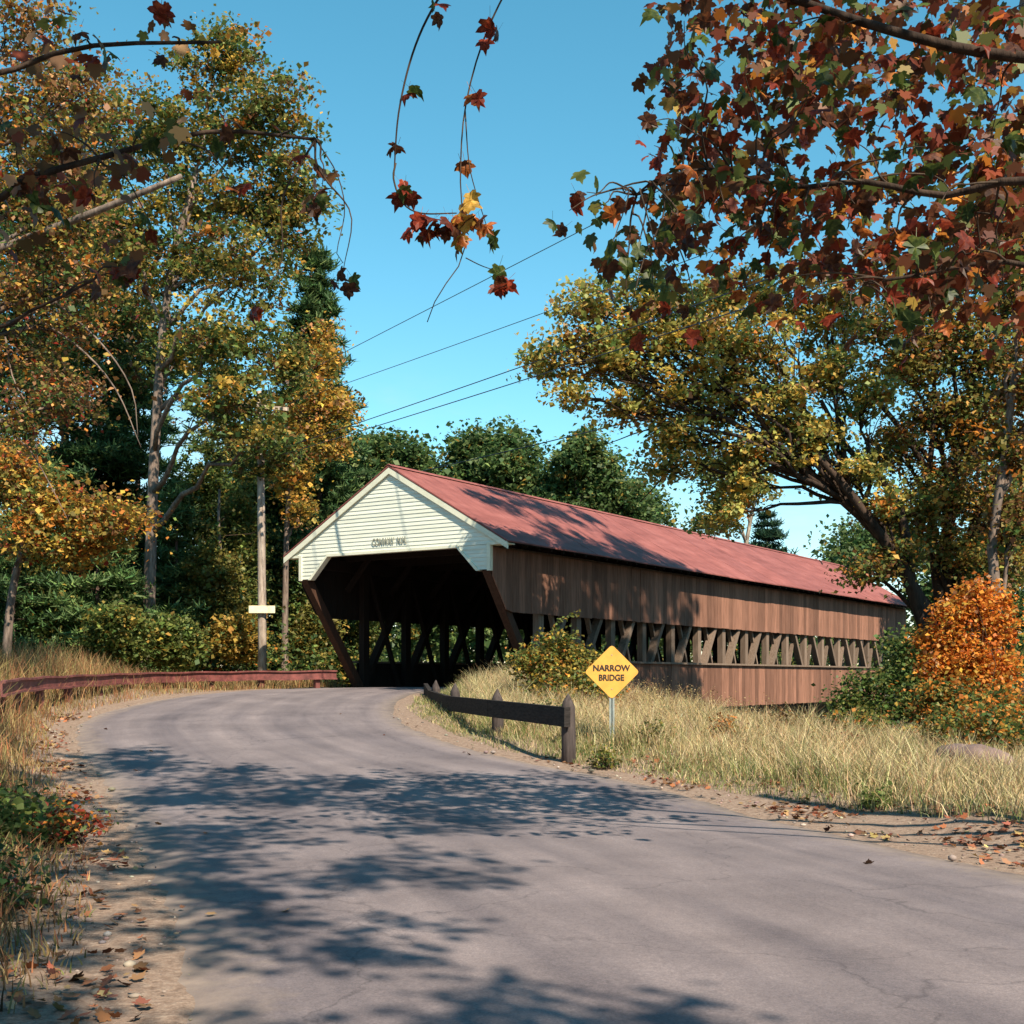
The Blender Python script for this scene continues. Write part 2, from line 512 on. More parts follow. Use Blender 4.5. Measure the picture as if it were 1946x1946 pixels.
# sandy edges carried in from the shoulders
sand = ramp(nt, n3, [(.3, (.16, .12, .10)), (.7, (.26, .20, .165))])
ed = nd(nt, 'ShaderNodeMath', operation='PINGPONG'); ed.inputs[1].default_value = .5; nt.links.new(sp.outputs[0], ed.inputs[0])
ad = nd(nt, 'ShaderNodeMath', operation='MULTIPLY_ADD'); nt.links.new(n3, ad.inputs[0]); ad.inputs[1].default_value = -.10; nt.links.new(ed.outputs[0], ad.inputs[2])
edm = nd(nt, 'ShaderNodeMapRange'); edm.inputs[1].default_value = -.04; edm.inputs[2].default_value = .05; edm.inputs[3].default_value = 1; edm.inputs[4].default_value = 0
nt.links.new(ad.outputs[0], edm.inputs[0])
dv = nd(nt, 'ShaderNodeTexNoise'); dv.inputs['Scale'].default_value = 1.6; dv.inputs['Detail'].default_value = 6; nt.links.new(tc, dv.inputs['Vector'])
vm = nd(nt, 'ShaderNodeVectorMath', operation='MULTIPLY_ADD'); vm.inputs[1].default_value = (1.3, 1.3, 0); nt.links.new(dv.outputs['Color'], vm.inputs[0]); nt.links.new(tc, vm.inputs[2])
vo = nd(nt, 'ShaderNodeTexVoronoi', feature='DISTANCE_TO_EDGE'); vo.inputs['Scale'].default_value = .33; nt.links.new(vm.outputs[0], vo.inputs['Vector'])
ck = ramp(nt, vo.outputs['Distance'], [(0, (.42, .42, .44)), (.006, (1, 1, 1))])
n4 = noise(nt, 22, 5, tc, .75)
c5 = ramp(nt, n4, [(.3, (.82, .82, .83)), (.7, (1.16, 1.15, 1.13))])
base = mul(nt, mul(nt, mul(nt, mul(nt, c1, c2), c3), ck, .55), c5)
mx = nd(nt, 'ShaderNodeMix', data_type='RGBA'); nt.links.new(edm.outputs[0], mx.inputs[0]); nt.links.new(base, mx.inputs[6]); nt.links.new(sand, mx.inputs[7])
nt.links.new(mx.outputs[2], b.inputs['Base Color'])
b.inputs['Roughness'].default_value = .8; b.inputs['Specular IOR Level'].default_value = .3
bump(nt, b, n2, .35, .008)
tag(link('road', me, m, None, True), kind='structure')

# river under the bridge
m, nt, b = mat_new('river_water')
b.inputs['Base Color'].default_value = (.02, .035, .03, 1); b.inputs['Roughness'].default_value = .08
b.inputs['Specular IOR Level'].default_value = .6
bump(nt, b, noise(nt, 1.2, 4, mapping(nt, (1, .4, 1))), .25, .06)
mb = MB(); mb.add([(-260, -40, -3.3), (260, -40, -3.3), (260, 300, -3.3), (-260, 300, -3.3)], [(0, 1, 2, 3)])
tag(mb.build('river', m, fix=False), kind='structure')

# ------------------------------------------------------------------ covered bridge
br = empty('covered_bridge', (BO[0], BO[1], DECK), -BA)
tag(br, 'long brown covered wooden bridge with cream gable and faded red roof', 'covered bridge')
EAVE_X, EAVE_Z, RIDGE_Z = 4.23, 4.25, 6.70
WALL = 3.65
LEN = 41.0
SLOPE = (RIDGE_Z - EAVE_Z) / EAVE_X
def roofz(x): return RIDGE_Z - SLOPE * abs(x)
PORT = 2.6          # setback of the truss foot behind the gable
def front_s(z):     # portal brace line
    return PORT * (3.44 - z) / 3.44 if z < 3.44 else 0.0

# gable clapboards
def clap(z0, z1, xa0, xb0, xa1, xb1, y, mirror=1):
    mb = MB()
    p = .015
    vs = [(xa0, y - p, z0), (xb0, y - p, z0), (xb1, y, z1), (xa1, y, z1), (xa0, y + .03, z0), (xb0, y + .03, z0), (xb1, y + .03, z1), (xa1, y + .03, z1)]
    mb.add(vs, [(0, 1, 2, 3), (7, 6, 5, 4), (0, 4, 5, 1), (1, 5, 6, 2), (2, 6, 7, 3), (3, 7, 4, 0)])
    return mb
EXPO = .118
z = 3.46
def gable(yf, name):
    global z
    z = 3.46
    while z < RIDGE_Z - .16:
        z1 = min(z + EXPO, RIDGE_Z - .14)
        def outer(zz): return WALL - .01 if zz < EAVE_Z - .02 else max(.02, (RIDGE_Z - .06 - zz) / SLOPE)
        def inner(zz): return 3.25 - (zz - 3.46) / (4.18 - 3.46) * .75
        if z < 4.17:
            zt = min(z1, 4.18)
            for sgn in (-1, 1):
                a0, b0, a1, b1 = inner(z), outer(z), inner(zt), outer(z)
                if sgn > 0: q = (a0, b0, a1, b1)
                else: q = (-b0, -a0, -b1, -a1)
                clap(z, zt, *q, yf).build('clapboard', M['clap'], br)
        else:
            o0, o1 = outer(z), outer(z1)
            if z < EAVE_Z < z1: o0 = EAVE_X - .1
            clap(z, z1, -o0, o0, -o1, o1, yf).build('clapboard', M['clap'], br)
        z = z1 if z >= 4.17 else min(z1, 4.18)
gable(0.0, 'front')
# backing and trim of the front gable
mb = MB(); mb.prism([(-EAVE_X + .12, EAVE_Z), (-WALL + .02, EAVE_Z), (-WALL + .02, 3.47), (-3.26, 3.47), (-2.52, 4.19), (2.52, 4.19), (3.26, 3.47), (WALL - .02, 3.47), (WALL - .02, EAVE_Z), (EAVE_X - .12, EAVE_Z), (0, RIDGE_Z - .1)], 1, .032, .07)
mb.build('gable_backing', M['interior_shade'], br)
for sgn in (-1, 1):
    dx = EAVE_X + .06
    mb = MB()
    mb.prism([(sgn * dx, roofz(dx) - .03), (sgn * dx, roofz(dx) - .21), (0, RIDGE_Z - .20), (0, RIDGE_Z - .02)], 1, -.085, -.03)
    mb.build('rake_board', M['trim'], br)
    mb = MB(); mb.prism([(sgn * (WALL + .02), 3.42), (sgn * (WALL + .02), EAVE_Z - .03), (sgn * (WALL - .09), EAVE_Z - .03), (sgn * (WALL - .09), 3.42)], 1, -.05, .10)
    mb.build('corner_board', M['trim'], br)
    mb = MB(); mb.prism([(sgn * 3.17, 3.43), (sgn * 3.29, 3.43), (sgn * 2.55, 4.15), (sgn * 2.46, 4.15)], 1, -.048, .16)
    mb.build('opening_trim', M['trim'], br)
    mb = MB(); mb.box(min(sgn * WALL, sgn * (EAVE_X + .03)), max(sgn * WALL, sgn * (EAVE_X + .03)), -.045, .35, EAVE_Z - .10, EAVE_Z - .02)
    mb.build('cornice_return', M['trim'], br)
mb = MB(); mb.box(-2.52, 2.52, -.05, .16, 4.13, 4.21); mb.build('opening_trim', M['trim'], br)

# lettering on the gable
def text(body, size, loc, mat, parent, name, depth=.004, bold=.0, sx=1.0):
    cu = bpy.data.curves.new('txt', 'FONT'); cu.body = body; cu.size = size; cu.extrude = depth; cu.offset = bold
    cu.align_x = 'CENTER'; cu.align_y = 'CENTER'
    ob = bpy.data.objects.new('txt', cu); COL.objects.link(ob)
    me_ = bpy.data.meshes.new_from_object(ob.evaluated_get(bpy.context.evaluated_depsgraph_get()))
    bpy.data.objects.remove(ob)
    o_ = link(name, me_, mat, parent)
    o_.rotation_euler = (R(90), 0, 0); o_.location = loc; o_.scale = (sx, 1, 1)
    return o_
text('CONWAY  N.H.', .30, (-.02, -.032, 4.46), M['lettering'], br, 'lettering', .006, .004, .62)

# roof: sheets along both slopes
NS = 16
for sgn in (-1, 1):
    y = -.10
    for k in range(NS):
        y1 = y + (LEN + .2) / NS
        lift = .004 * (k % 3) + .006 * random.random()
        ex = EAVE_X + .08 + .015 * random.uniform(-1, 1)
        mb = MB()
        mb.prism([(0, RIDGE_Z + .05 + lift), (sgn * ex, roofz(ex) + .03 + lift), (sgn * ex, roofz(ex) - .01 + lift), (0, RIDGE_Z + .0 + lift)], 1, y + .006, y1 - .002)
        mb.build('roof_sheet', None, br)
        y = y1
    mb = MB(); mb.prism([(sgn * .0, RIDGE_Z - .012), (sgn * (EAVE_X + .04), roofz(EAVE_X + .04) - .022), (sgn * (EAVE_X + .04), roofz(EAVE_X + .04) - .05), (0, RIDGE_Z - .05)], 1, -.02, LEN + .02)
    mb.build('roof_decking', M['interior_shade'], br)
    for k in range(60):       # rafter tails under the eave
        y = .35 + k * .68
        mb = MB(); mb.prism([(sgn * (WALL - .1), roofz(WALL - .1) - .06), (sgn * (EAVE_X + .0), roofz(EAVE_X) - .06), (sgn * (EAVE_X + .0), roofz(EAVE_X) - .13), (sgn * (WALL - .1), roofz(WALL - .1) - .2)], 1, y, y + .07)
        if k == 0: rt = mb.build('rafter_tail', M['interior_shade'], br)
        else:
            ob = rt.copy(); ob.location.y = k * .68; COL.objects.link(ob)
mb = MB(); mb.prism([(-.16, RIDGE_Z + .0), (0, RIDGE_Z + .095), (.16, RIDGE_Z + .0), (0, RIDGE_Z + .07)], 1, -.11, LEN + .11); mb.build('ridge_cap', None, br)
m, nt, b = mat_new('red_roofing')
tc = mapping(nt); tcs = mapping(nt, (1.2, .35, 1.2))
oi = nd(nt, 'ShaderNodeObjectInfo')
f = noise(nt, 1.6, 6, tcs, .6); f2 = noise(nt, 45, 3, tc)
c = ramp(nt, f, [(.28, (.185, .056, .048)), (.55, (.255, .084, .073)), (.8, (.315, .118, .102))])
g = ramp(nt, f2, [(.3, (.85, .85, .85)), (.7, (1.1, 1.1, 1.1))])
g2 = ramp(nt, oi.outputs['Random'], [(0, (.93, .93, .95)), (1, (1.05, 1.03, 1.02))])
f3 = noise(nt, 1.0, 7, mapping(nt, (.9, 3.2, .9)), .7)
g4 = ramp(nt, f3, [(.25, (.62, .60, .62)), (.5, (1, 1, 1)), (.78, (1.12, 1.14, 1.14))])
nt.links.new(mul(nt, mul(nt, mul(nt, c, g), g2), g4), b.inputs['Base Color'])
b.inputs['Roughness'].default_value = .75; b.inputs['Specular IOR Level'].default_value = .25
bump(nt, b, f2, .3, .01)
for ob in br.children:
    if ob.name.startswith(('roof_sheet', 'ridge_cap')):
        ob.data.materials.clear(); ob.data.materials.append(m)

# side siding: upper and lower boards on the right wall, one joined skin on the left
UP0, UP1, LO0, LO1 = 2.28, 4.10, -.78, .84
BW = .335
def board(x0, s0, s1, z0, z1, cut=None):
    mb = MB(); t_ = .03 + random.uniform(-.004, .006)
    z0 += random.uniform(-.012, .012)
    za, zb = (z0, z0) if cut is None else cut
    vs = [(x0, s0, za), (x0 + t_, s0, za), (x0 + t_, s1, zb), (x0, s1, zb), (x0, s0, z1), (x0 + t_, s0, z1), (x0 + t_, s1, z1), (x0, s1, z1)]
    mb.add(vs, [(0, 3, 2, 1), (4, 5, 6, 7), (0, 1, 5, 4), (1, 2, 6, 5), (2, 3, 7, 6), (3, 0, 4, 7)])
    return mb
def brace_z(s): return 3.44 * (1 - s / PORT) - .05
s = .09
while s < LEN - .1:
    w = BW * random.uniform(.9, 1.1)
    s1 = min(s + w, LEN - .05)
    cut = None
    if brace_z(s) > UP0: cut = (max(UP0, brace_z(s)), max(UP0, brace_z(s1)))
    if LEN - s1 < PORT * .33: cut = None
    board(WALL, s + .004, s1 - .006, UP0, UP1 - (0 if s > .0 else .1), cut).build('upper_siding_board', M['siding'], br)
    if s > PORT and s1 < LEN - PORT + .6:
        board(WALL, s + .004, s1 - .006, LO0, LO1).build('lower_siding_board', M['siding'], br)
    s = s1
mbl = MB()
s = .09
while s < LEN - .1:
    s1 = min(s + BW, LEN - .05)
    za = max(UP0, brace_z(s)); zb = max(UP0, brace_z(s1))
    mbl.add([(-WALL - .03, s, za), (-WALL, s, za), (-WALL, s1 - .012, zb), (-WALL - .03, s1 - .012, zb), (-WALL - .03, s, UP1), (-WALL, s, UP1), (-WALL, s1 - .012, UP1), (-WALL - .03, s1 - .012, UP1)],
            [(0, 3, 2, 1), (4, 5, 6, 7), (0, 1, 5, 4), (1, 2, 6, 5), (2, 3, 7, 6), (3, 0, 4, 7)])
    if s > PORT: mbl.box(-WALL - .03, -WALL, s, s1 - .012, LO0, LO1)
    s = s1
tag(mbl.build('far_side_siding', M['interior_shade'], br), kind='stuff')
for x in (WALL + .02, -WALL - .14):
    mb = MB(); mb.box(x, x + .12, PORT, LEN - PORT + .6, LO1 + .002, LO1 + .07); mb.build('sill_rail', M['truss'], br)
# portal braces
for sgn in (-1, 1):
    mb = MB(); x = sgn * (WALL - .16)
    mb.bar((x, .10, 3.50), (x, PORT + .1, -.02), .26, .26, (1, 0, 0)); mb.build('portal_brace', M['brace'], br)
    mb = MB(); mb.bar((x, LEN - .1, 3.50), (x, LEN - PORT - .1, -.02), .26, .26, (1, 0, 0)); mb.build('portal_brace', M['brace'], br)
# trusses
PAN = 2.27
for sgn in (-1, 1):
    x = sgn * (WALL - .20)
    mat = M['truss'] if sgn > 0 else M['interior_shade']  # left truss gets the timber with shade put into its colour
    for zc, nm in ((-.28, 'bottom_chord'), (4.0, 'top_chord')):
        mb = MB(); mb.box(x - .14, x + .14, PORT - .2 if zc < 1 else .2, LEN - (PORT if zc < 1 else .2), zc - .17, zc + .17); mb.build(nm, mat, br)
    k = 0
    s = 2.9
    while s < LEN - PORT:
        mb = MB(); mb.box(x - .11, x + .11, s - .14, s + .14, -.11, 3.83); mb.build('truss_post', mat, br)
        d = 1 if s < 21.5 else -1
        mid = s + PAN * .5
        if mid < LEN - PORT - .6:
            mb = MB(); hl = 1.97; zc = 1.86
            mb.bar((x + sgn * .03, mid - d * .66 * hl, zc - hl), (x + sgn * .03, mid + d * .66 * hl, zc + hl), .17, .26, (1, 0, 0)); 
            mb.build('truss_brace', mat, br)
            mb = MB()
            mb.bar((x - sgn * .07, mid + d * .42 * hl - .12, zc - hl), (x - sgn * .07, mid - d * .42 * hl - .12, zc + hl), .10, .15, (1, 0, 0)); mb.build('counter_brace', mat, br)
        s += PAN; k += 1
# deck, floor beams, tie beams, rafters
for k in range(24):
    x0 = -3.3 + k * .275
    mb = MB(); mb.box(x0, x0 + .265, PORT - .1, LEN - PORT + .2, -.07 + .006 * random.random(), .005 + .008 * random.random()); mb.build('deck_plank', M['interior_shade'], br)
for k in range(17):
    y = PORT + .3 + k * 2.27
    mb = MB(); mb.box(-WALL + .05, WALL - .05, y - .14, y + .14, -.45, -.10); mb.build('floor_beam', M['interior_shade'], br)
    mb = MB(); mb.box(-WALL + .1, WALL - .1, y - 1.1, y - .86, 4.16, 4.4); mb.build('tie_beam', M['interior_shade'], br)
    for sgn in (-1, 1):
        mb = MB(); mb.bar((sgn * (WALL - .1), y - .98, 4.1), (0, y - .98, roofz(0) - .2), .12, .18, (0, 1, 0)); mb.build('rafter', M['interior_shade'], br)
        mb = MB(); mb.bar((sgn * (WALL - .3), y - .98, 3.2), (sgn * (WALL - 1.2), y - .98, 4.2), .14, .14, (0, 1, 0)); mb.build('knee_brace', M['interior_shade'], br)
# far gable and stone abutments
mb = MB(); mb.prism([(-EAVE_X + .12, EAVE_Z - .04), (-WALL, EAVE_Z - .04), (-WALL, 3.47), (-3.26, 3.47), (-2.52, 4.19), (2.52, 4.19), (3.26, 3.47), (WALL, 3.47), (WALL, EAVE_Z - .04), (EAVE_X - .12, EAVE_Z - .04), (0, RIDGE_Z - .1)], 1, LEN - .07, LEN - .01)
mb.build('far_gable', M['clap'], br)
stone = plain('granite_block', (.22, .20, .185), .9, 0, .3, 5, .4)
for y0 in (PORT - .1, LEN - PORT - 1.4):
    for j in range(5):
        x = -3.9
        while x < 3.9:
            w = random.uniform(.7, 1.3)
            mb = MB(); mb.box(x + .012, min(x + w, 3.95) - .012, y0 + random.uniform(-.03, .03), y0 + 1.5 + random.uniform(-.03, .03), -.50 - .62 * (j + 1) + .012, -.50 - .62 * j - .012)
            mb.build('abutment_stone', stone, br); x += w

# ------------------------------------------------------------------ guard rails
def offset_poly(path, n):
    return spline(path, n)
gr = empty('steel_guard_rail', (-9.9, 36, gz(-9.9, 36)))
tag(gr, 'long maroon steel guard rail bending along the far road edge', 'guard rail')
inv = Matrix.Translation(-gr.location)
path = [(-5.75, 41.5), (-8.3, 39.3), (-9.95, 36), (-10.5, 32), (-10.5, 28.4), (-10.05, 25.6), (-9.5, 23.6)]
rp = spline(path, 60)
def railtop(y): return np.interp(y, [22, 25, 32, 36, 42], [1.60, 1.67, 1.79, 1.86, 1.95])
prof = [(0, 0), (.09, 0), (.09, -.045), (.03, -.05), (.03, -.25), (.09, -.255), (.09, -.30), (0, -.30)]
vs = []; fs = []
n = len(prof)
for i, p in enumerate(rp):
    d = rp[min(i + 1, 59)] - rp[max(i - 1, 0)]; d /= np.linalg.norm(d)
    nrm = np.array([-d[1], d[0]])
    if nrm @ (np.array([-5, 30]) - p) < 0: nrm = -nrm
    zt = railtop(p[1]) + .01 * math.sin(i * .9)
    for (a_, h_) in prof:
        vs.append((p[0] + nrm[0] * a_, p[1] + nrm[1] * a_, zt + h_))
for i in range(59):
    for k in range(n):
        k2 = (k + 1) % n
        fs.append((i * n + k, i * n + k2, (i + 1) * n + k2, (i + 1) * n + k))
fs += [tuple(range(n)), tuple(59 * n + k for k in range(n - 1, -1, -1))]
mb = MB().add(vs, fs); ob = mb.build('rail_beam', M['rail'], gr); ob.matrix_parent_inverse = inv
for i in range(2, 60, 6):
    p = rp[i]; d = rp[min(i + 1, 59)] - rp[i - 1]; ang = math.atan2(d[1], d[0])
    nrm = np.array([-math.sin(ang), math.cos(ang)])
    if nrm @ (np.array([-5, 30]) - p) < 0: nrm = -nrm
    q = p - nrm * .09
    mb = MB(); g0 = gz(q[0], q[1]); zt = railtop(p[1]) - .03
    mb.bar((q[0], q[1], g0 - .3), (q[0], q[1], zt), .15, .16, (math.cos(ang), math.sin(ang), 0))
    ob = mb.build('rail_post', M['rail'], gr); ob.matrix_parent_inverse = inv

fp = [(.95, 21.5), (-.29, 25.1), (-1.3, 29.0), (-1.98, 33.0)]
tops = [(-.27), (-.22), (-.12), (-.06)]
tg = empty('timber_guard_fence', (.95, 21.5, gz(.95, 21.5)))
tag(tg, 'low dark timber guard fence with pointed posts on the grassy right verge', 'fence')
inv = Matrix.Translation(-tg.location)
for (x, y), tp, rr in zip(fp, tops, (.125, .118, .115, .11)):
    g0 = gz(x, y); zt = EYE + tp
    mb = MB(); nseg = 10
    pts = [(x, y, g0 - .4), (x + .01, y, g0 + .3), (x, y, zt - .22), (x - .005, y, zt - .13), (x, y, zt - .06), (x + .004, y, zt)]
    mb.tube(pts, [rr * 1.03, rr, rr * .97, rr * .68, rr * .36, rr * .08], 12)
    ob = mb.build('fence_post', M['postwood'], tg, True); ob.matrix_parent_inverse = inv
beam = [((.90, 21.36), -.66), ((-.43, 25.0), -.60), ((-1.44, 28.9), -.58), ((-2.12, 33.0), -.50), ((-2.42, 35.6), -.32)]
for i in range(len(beam) - 1):
    (a_, za), (b_, zb) = beam[i], beam[i + 1]
    A = Vector((a_[0], a_[1], EYE + za)); B = Vector((b_[0], b_[1], EYE + zb))
    d = (B - A).normalized()
    mb = MB(); mb.bar(A + d * (.0 if i else -.08), B - d * .008, .11, .33)
    ob = mb.build('fence_rail', M['darkwood'], tg); ob.matrix_parent_inverse = inv

# ------------------------------------------------------------------ warning sign
SX, SY = 1.77, 22.5
sg0 = gz(SX, SY)
sg = empty('warning_sign', (SX, SY, sg0), R(-3))
tag(sg, 'yellow diamond warning sign on a steel post in dry grass', 'road sign')
cz = EYE - (1277 - HOR) / F * SY - sg0
mb = MB(); hd = .485; rad = .05
pts = []
for k in range(4):
    c_ = math.pi / 2 * k
    for da in (-.5, 0, .5):
        a_ = c_ + da * math.pi / 2
        cx_, cz_ = (hd - rad * 1.414) * math.cos(c_), (hd - rad * 1.414) * math.sin(c_)
        pts.append((cx_ + rad * math.cos(a_), cz + cz_ + rad * math.sin(a_)))
mb.prism(pts, 1, -.006, .0); plate = mb.build('sign_plate', M['signy'], sg)
text('NARROW', .148, (-.01, -.011, cz + .065), M['signk'], plate, 'lettering', .002, .004, .98)
text('BRIDGE', .148, (-.01, -.011, cz - .105), M['signk'], plate, 'lettering', .002, .004, .90)
mb = MB()
for x0, x1, y0, y1 in ((-.045, -.02, .004, .010), (-.02, -.012, .004, .045), (-.012, .012, .039, .045), (.012, .02, .004, .045), (.02, .045, .004, .010)):
    mb.box(x0, x1, y0, y1, -.4, cz + .42)
mb.build('sign_post', M['galv'], sg)
for dz in (-.3, .3):
    mb = MB(); mb.tube([(0, -.014, cz + dz), (0, .05, cz + dz)], .010, 8); mb.build('bolt', M['galv'], plate)

# ------------------------------------------------------------------ utility pole and wires
PX, PY = -8.54, 43.5
pg = gz(PX, PY)
up = empty('utility_pole', (PX, PY, pg), R(28))
tag(up, 'weathered wooden utility pole with a crossarm behind the maroon rail', 'utility pole')
topz = 11.5 - pg
mb = MB(); mb.tube([(0, 0, -.8), (-.02, 0, 2.5), (-.05, 0, 6), (-.09, 0, topz)], [.155, .145, .13, .105], 12); mb.build('pole', M['polewood'], up, True)
ca = 10.95 - pg
mb = MB(); mb.box(-1.02, .86, -.18, -.07, ca - .06, ca + .06); arm = mb.build('crossarm', M['polewood'], up)
for sgn in (-1, 1):
    mb = MB(); mb.bar((-.09 + sgn * .55, -.06, ca - .03), (-.08 + sgn * .03, -.12, ca - .6), .03, .01); mb.build('arm_brace', M['galv'], up)
ins = []
for x in (-.95, -.45, .30, .80):
    mb = MB(); mb.tube([(x, -.125, ca + .06), (x, -.125, ca + .12), (x, -.125, ca + .15), (x, -.125, ca + .2)], [.015, .045, .05, .02], 10); ob = mb.build('insulator', M['insul'], arm, True); ins.append((x, -.125, ca + .17))
bd = empty('name_board', tuple(at(498, 1158, 43.25)), R(4))
mb = MB(); mb.box(-.44, .44, -.03, 0, -.125, .125); ob = mb.build('panel', M['board'], bd)
mb = MB(); mb.box(-.06, .06, .0, .12, -.09, .09); mb.build('bracket', M['galv'], bd)
tag(bd, 'small blank pale board fixed across the wooden utility pole', 'board')
def wire(A, B, sag, r, label):
    A = Vector(A); B = Vector(B)
    pts = [A.lerp(B, i / 24) - Vector((0, 0, sag * 4 * (i / 24) * (1 - i / 24))) for i in range(25)]
    mb = MB(); mb.tube(pts, r, 5)
    tag(mb.build('overhead_wire', M['wire'], None, True), label, 'wire', 'overhead wires')
Mw = Matrix.Translation((PX, PY, pg)) @ Matrix.Rotation(R(28), 4, 'Z')
def pe(x): return Mw @ Vector((x, -.125, ca + .18))
wire(pe(-.45), (12.6, 11.5, 11.9), .0, .010, 'highest thin overhead wire crossing the blue sky from the pole')
wire(pe(.80), (14.2, 12.5, 10.5), .12, .010, 'second thin overhead wire from the top across the sky')
wire(Mw @ Vector((0, -.2, 7.95)), (13.5, 12, 9.55), .15, .013, 'upper one of two close parallel wires below the high wires')
wire(Mw @ Vector((0, -.2, 7.75)), (13.5, 12, 9.0), .15, .013, 'lower one of two close parallel wires below the high wires')
wire(at(760, 905, 62), at(2150, 560, 30), .1, .022, 'thick low cable passing in front of the far green treetops')

# ------------------------------------------------------------------ trees and shrubs
def bez(a, b, n=8, lift=.0, wob=.0):
    a = np.asarray(a, float); b = np.asarray(b, float)
    L = np.linalg.norm(b - a)
    t = np.linspace(0, 1, n)[:, None]
    p = a + (b - a) * t
    p[:, 2] += lift * L * (np.sin(math.pi * t[:, 0]))
    w = rng.normal(0, wob * L, (n, 3)); w[0] = 0; w[-1] = 0
    return p + w

def ellip(n, bias=.45):
    d = rng.normal(size=(n, 3)); d /= np.linalg.norm(d, axis=1)[:, None]
    return d * (rng.random(n) ** bias)[:, None]

def pxblob(u, v, Y, ru, rv, ry=None, dY=0):
    c = at(u, v, Y + dY)
    rx_ = ru * Y / F; rz_ = rv * Y / F
    return (c, np.array([rx_, ry if ry else (rx_ + rz_) / 2, rz_]))

def tree(name, label, base, trunk, blobs, n, size, pal, bark, group=None, cat='tree', cl=.45, twigs=10, r0=.2, jit=.22, flat=.6,
         limbs=True, leaf=None, pitch=(-.35, .5), bias=.5, gmix=.6, dens=None, extra_limbs=(), stuff=False, perleaf=60):
    """trunk: list of points from the base up; blobs: (centre, radii) of the crown"""
    base = np.asarray(base, float)
    t = empty(name, tuple(base))
    inv = Matrix.Translation(tuple(-base))
    tag(t, label, cat, group)
    def add(ob): ob.matrix_parent_inverse = inv; return ob
    tp = spline(np.array([base - [0, 0, .3]] + [list(p) for p in trunk]), 14)
    rad = np.linspace(r0, r0 * .42, 14); rad[0] *= 1.35; rad[1] *= 1.12
    add(MB().tube(tp, rad, 10).build('trunk', M[bark], t, True, False))
    for pts, ra, rb in extra_limbs:
        q = spline(np.array(pts), 12)
        add(MB().tube(q, np.linspace(ra, rb, 12), 7).build('limb', M[bark], t, True, False))
    vol = np.array([np.prod(b_[1]) ** (2 / 3) for b_ in blobs]); vol = vol / vol.sum()
    P = []; G = []; g = 0
    tw = MB()
    for (c, r), w in zip(blobs, vol):
        if limbs:
            k = int(np.argmin(np.linalg.norm(tp - (c - [0, 0, .45 * np.linalg.norm(c - base) * .5]), axis=1)))
            k = max(k, 4)
            lp = bez(tp[k], c, 8, .06, .025)
            rr = min(rad[k] * .6, .03 + .018 * np.linalg.norm(c - tp[k]))
            add(MB().tube(lp, np.linspace(rr, rr * .3, 8), 6).build('limb', M[bark], t, True, False))
        else:
            lp = np.array([tp[-1], c])
        nb = max(8, int(n * w))
        ncl = max(3, int(nb / perleaf))
        cc = c + ellip(ncl, bias) * r
        order = rng.permutation(ncl)[:twigs]
        for q in cc[order]:
            k = rng.integers(len(lp) // 2, len(lp))
            tw.tube(bez(lp[k], q, 5, .05, .05), np.linspace(.022, .006, 5) * (.6 + r0 * 1.6), 3, False)
        ids = rng.integers(0, ncl, nb)
        csz = np.exp(rng.normal(-.12, .38, ncl))
        P.append(cc[ids] + np.clip(rng.normal(0, 1, (nb, 3)), -1.7, 1.7) * csz[ids][:, None] * np.array([cl, cl, cl * flat]))
        G.append(ids + g); g += ncl
    P = np.vstack(P); G = np.concatenate(G)
    P = P[P[:, 2] > .02 + base[2] - .6]; G = G[:len(P)]
    if tw.v: tag(add(tw.build('twigs', M['twig'], t, True, False)), kind='stuff')
    sz = size * np.clip(np.exp(rng.normal(-.08, .36, len(P))), .4, 2.0)
    ob = scatter('crown', P, sz, palette(len(P), pal, jit, G, gmix), leaf or M['leaf'], t, pitch=pitch)
    add(ob)
    return t

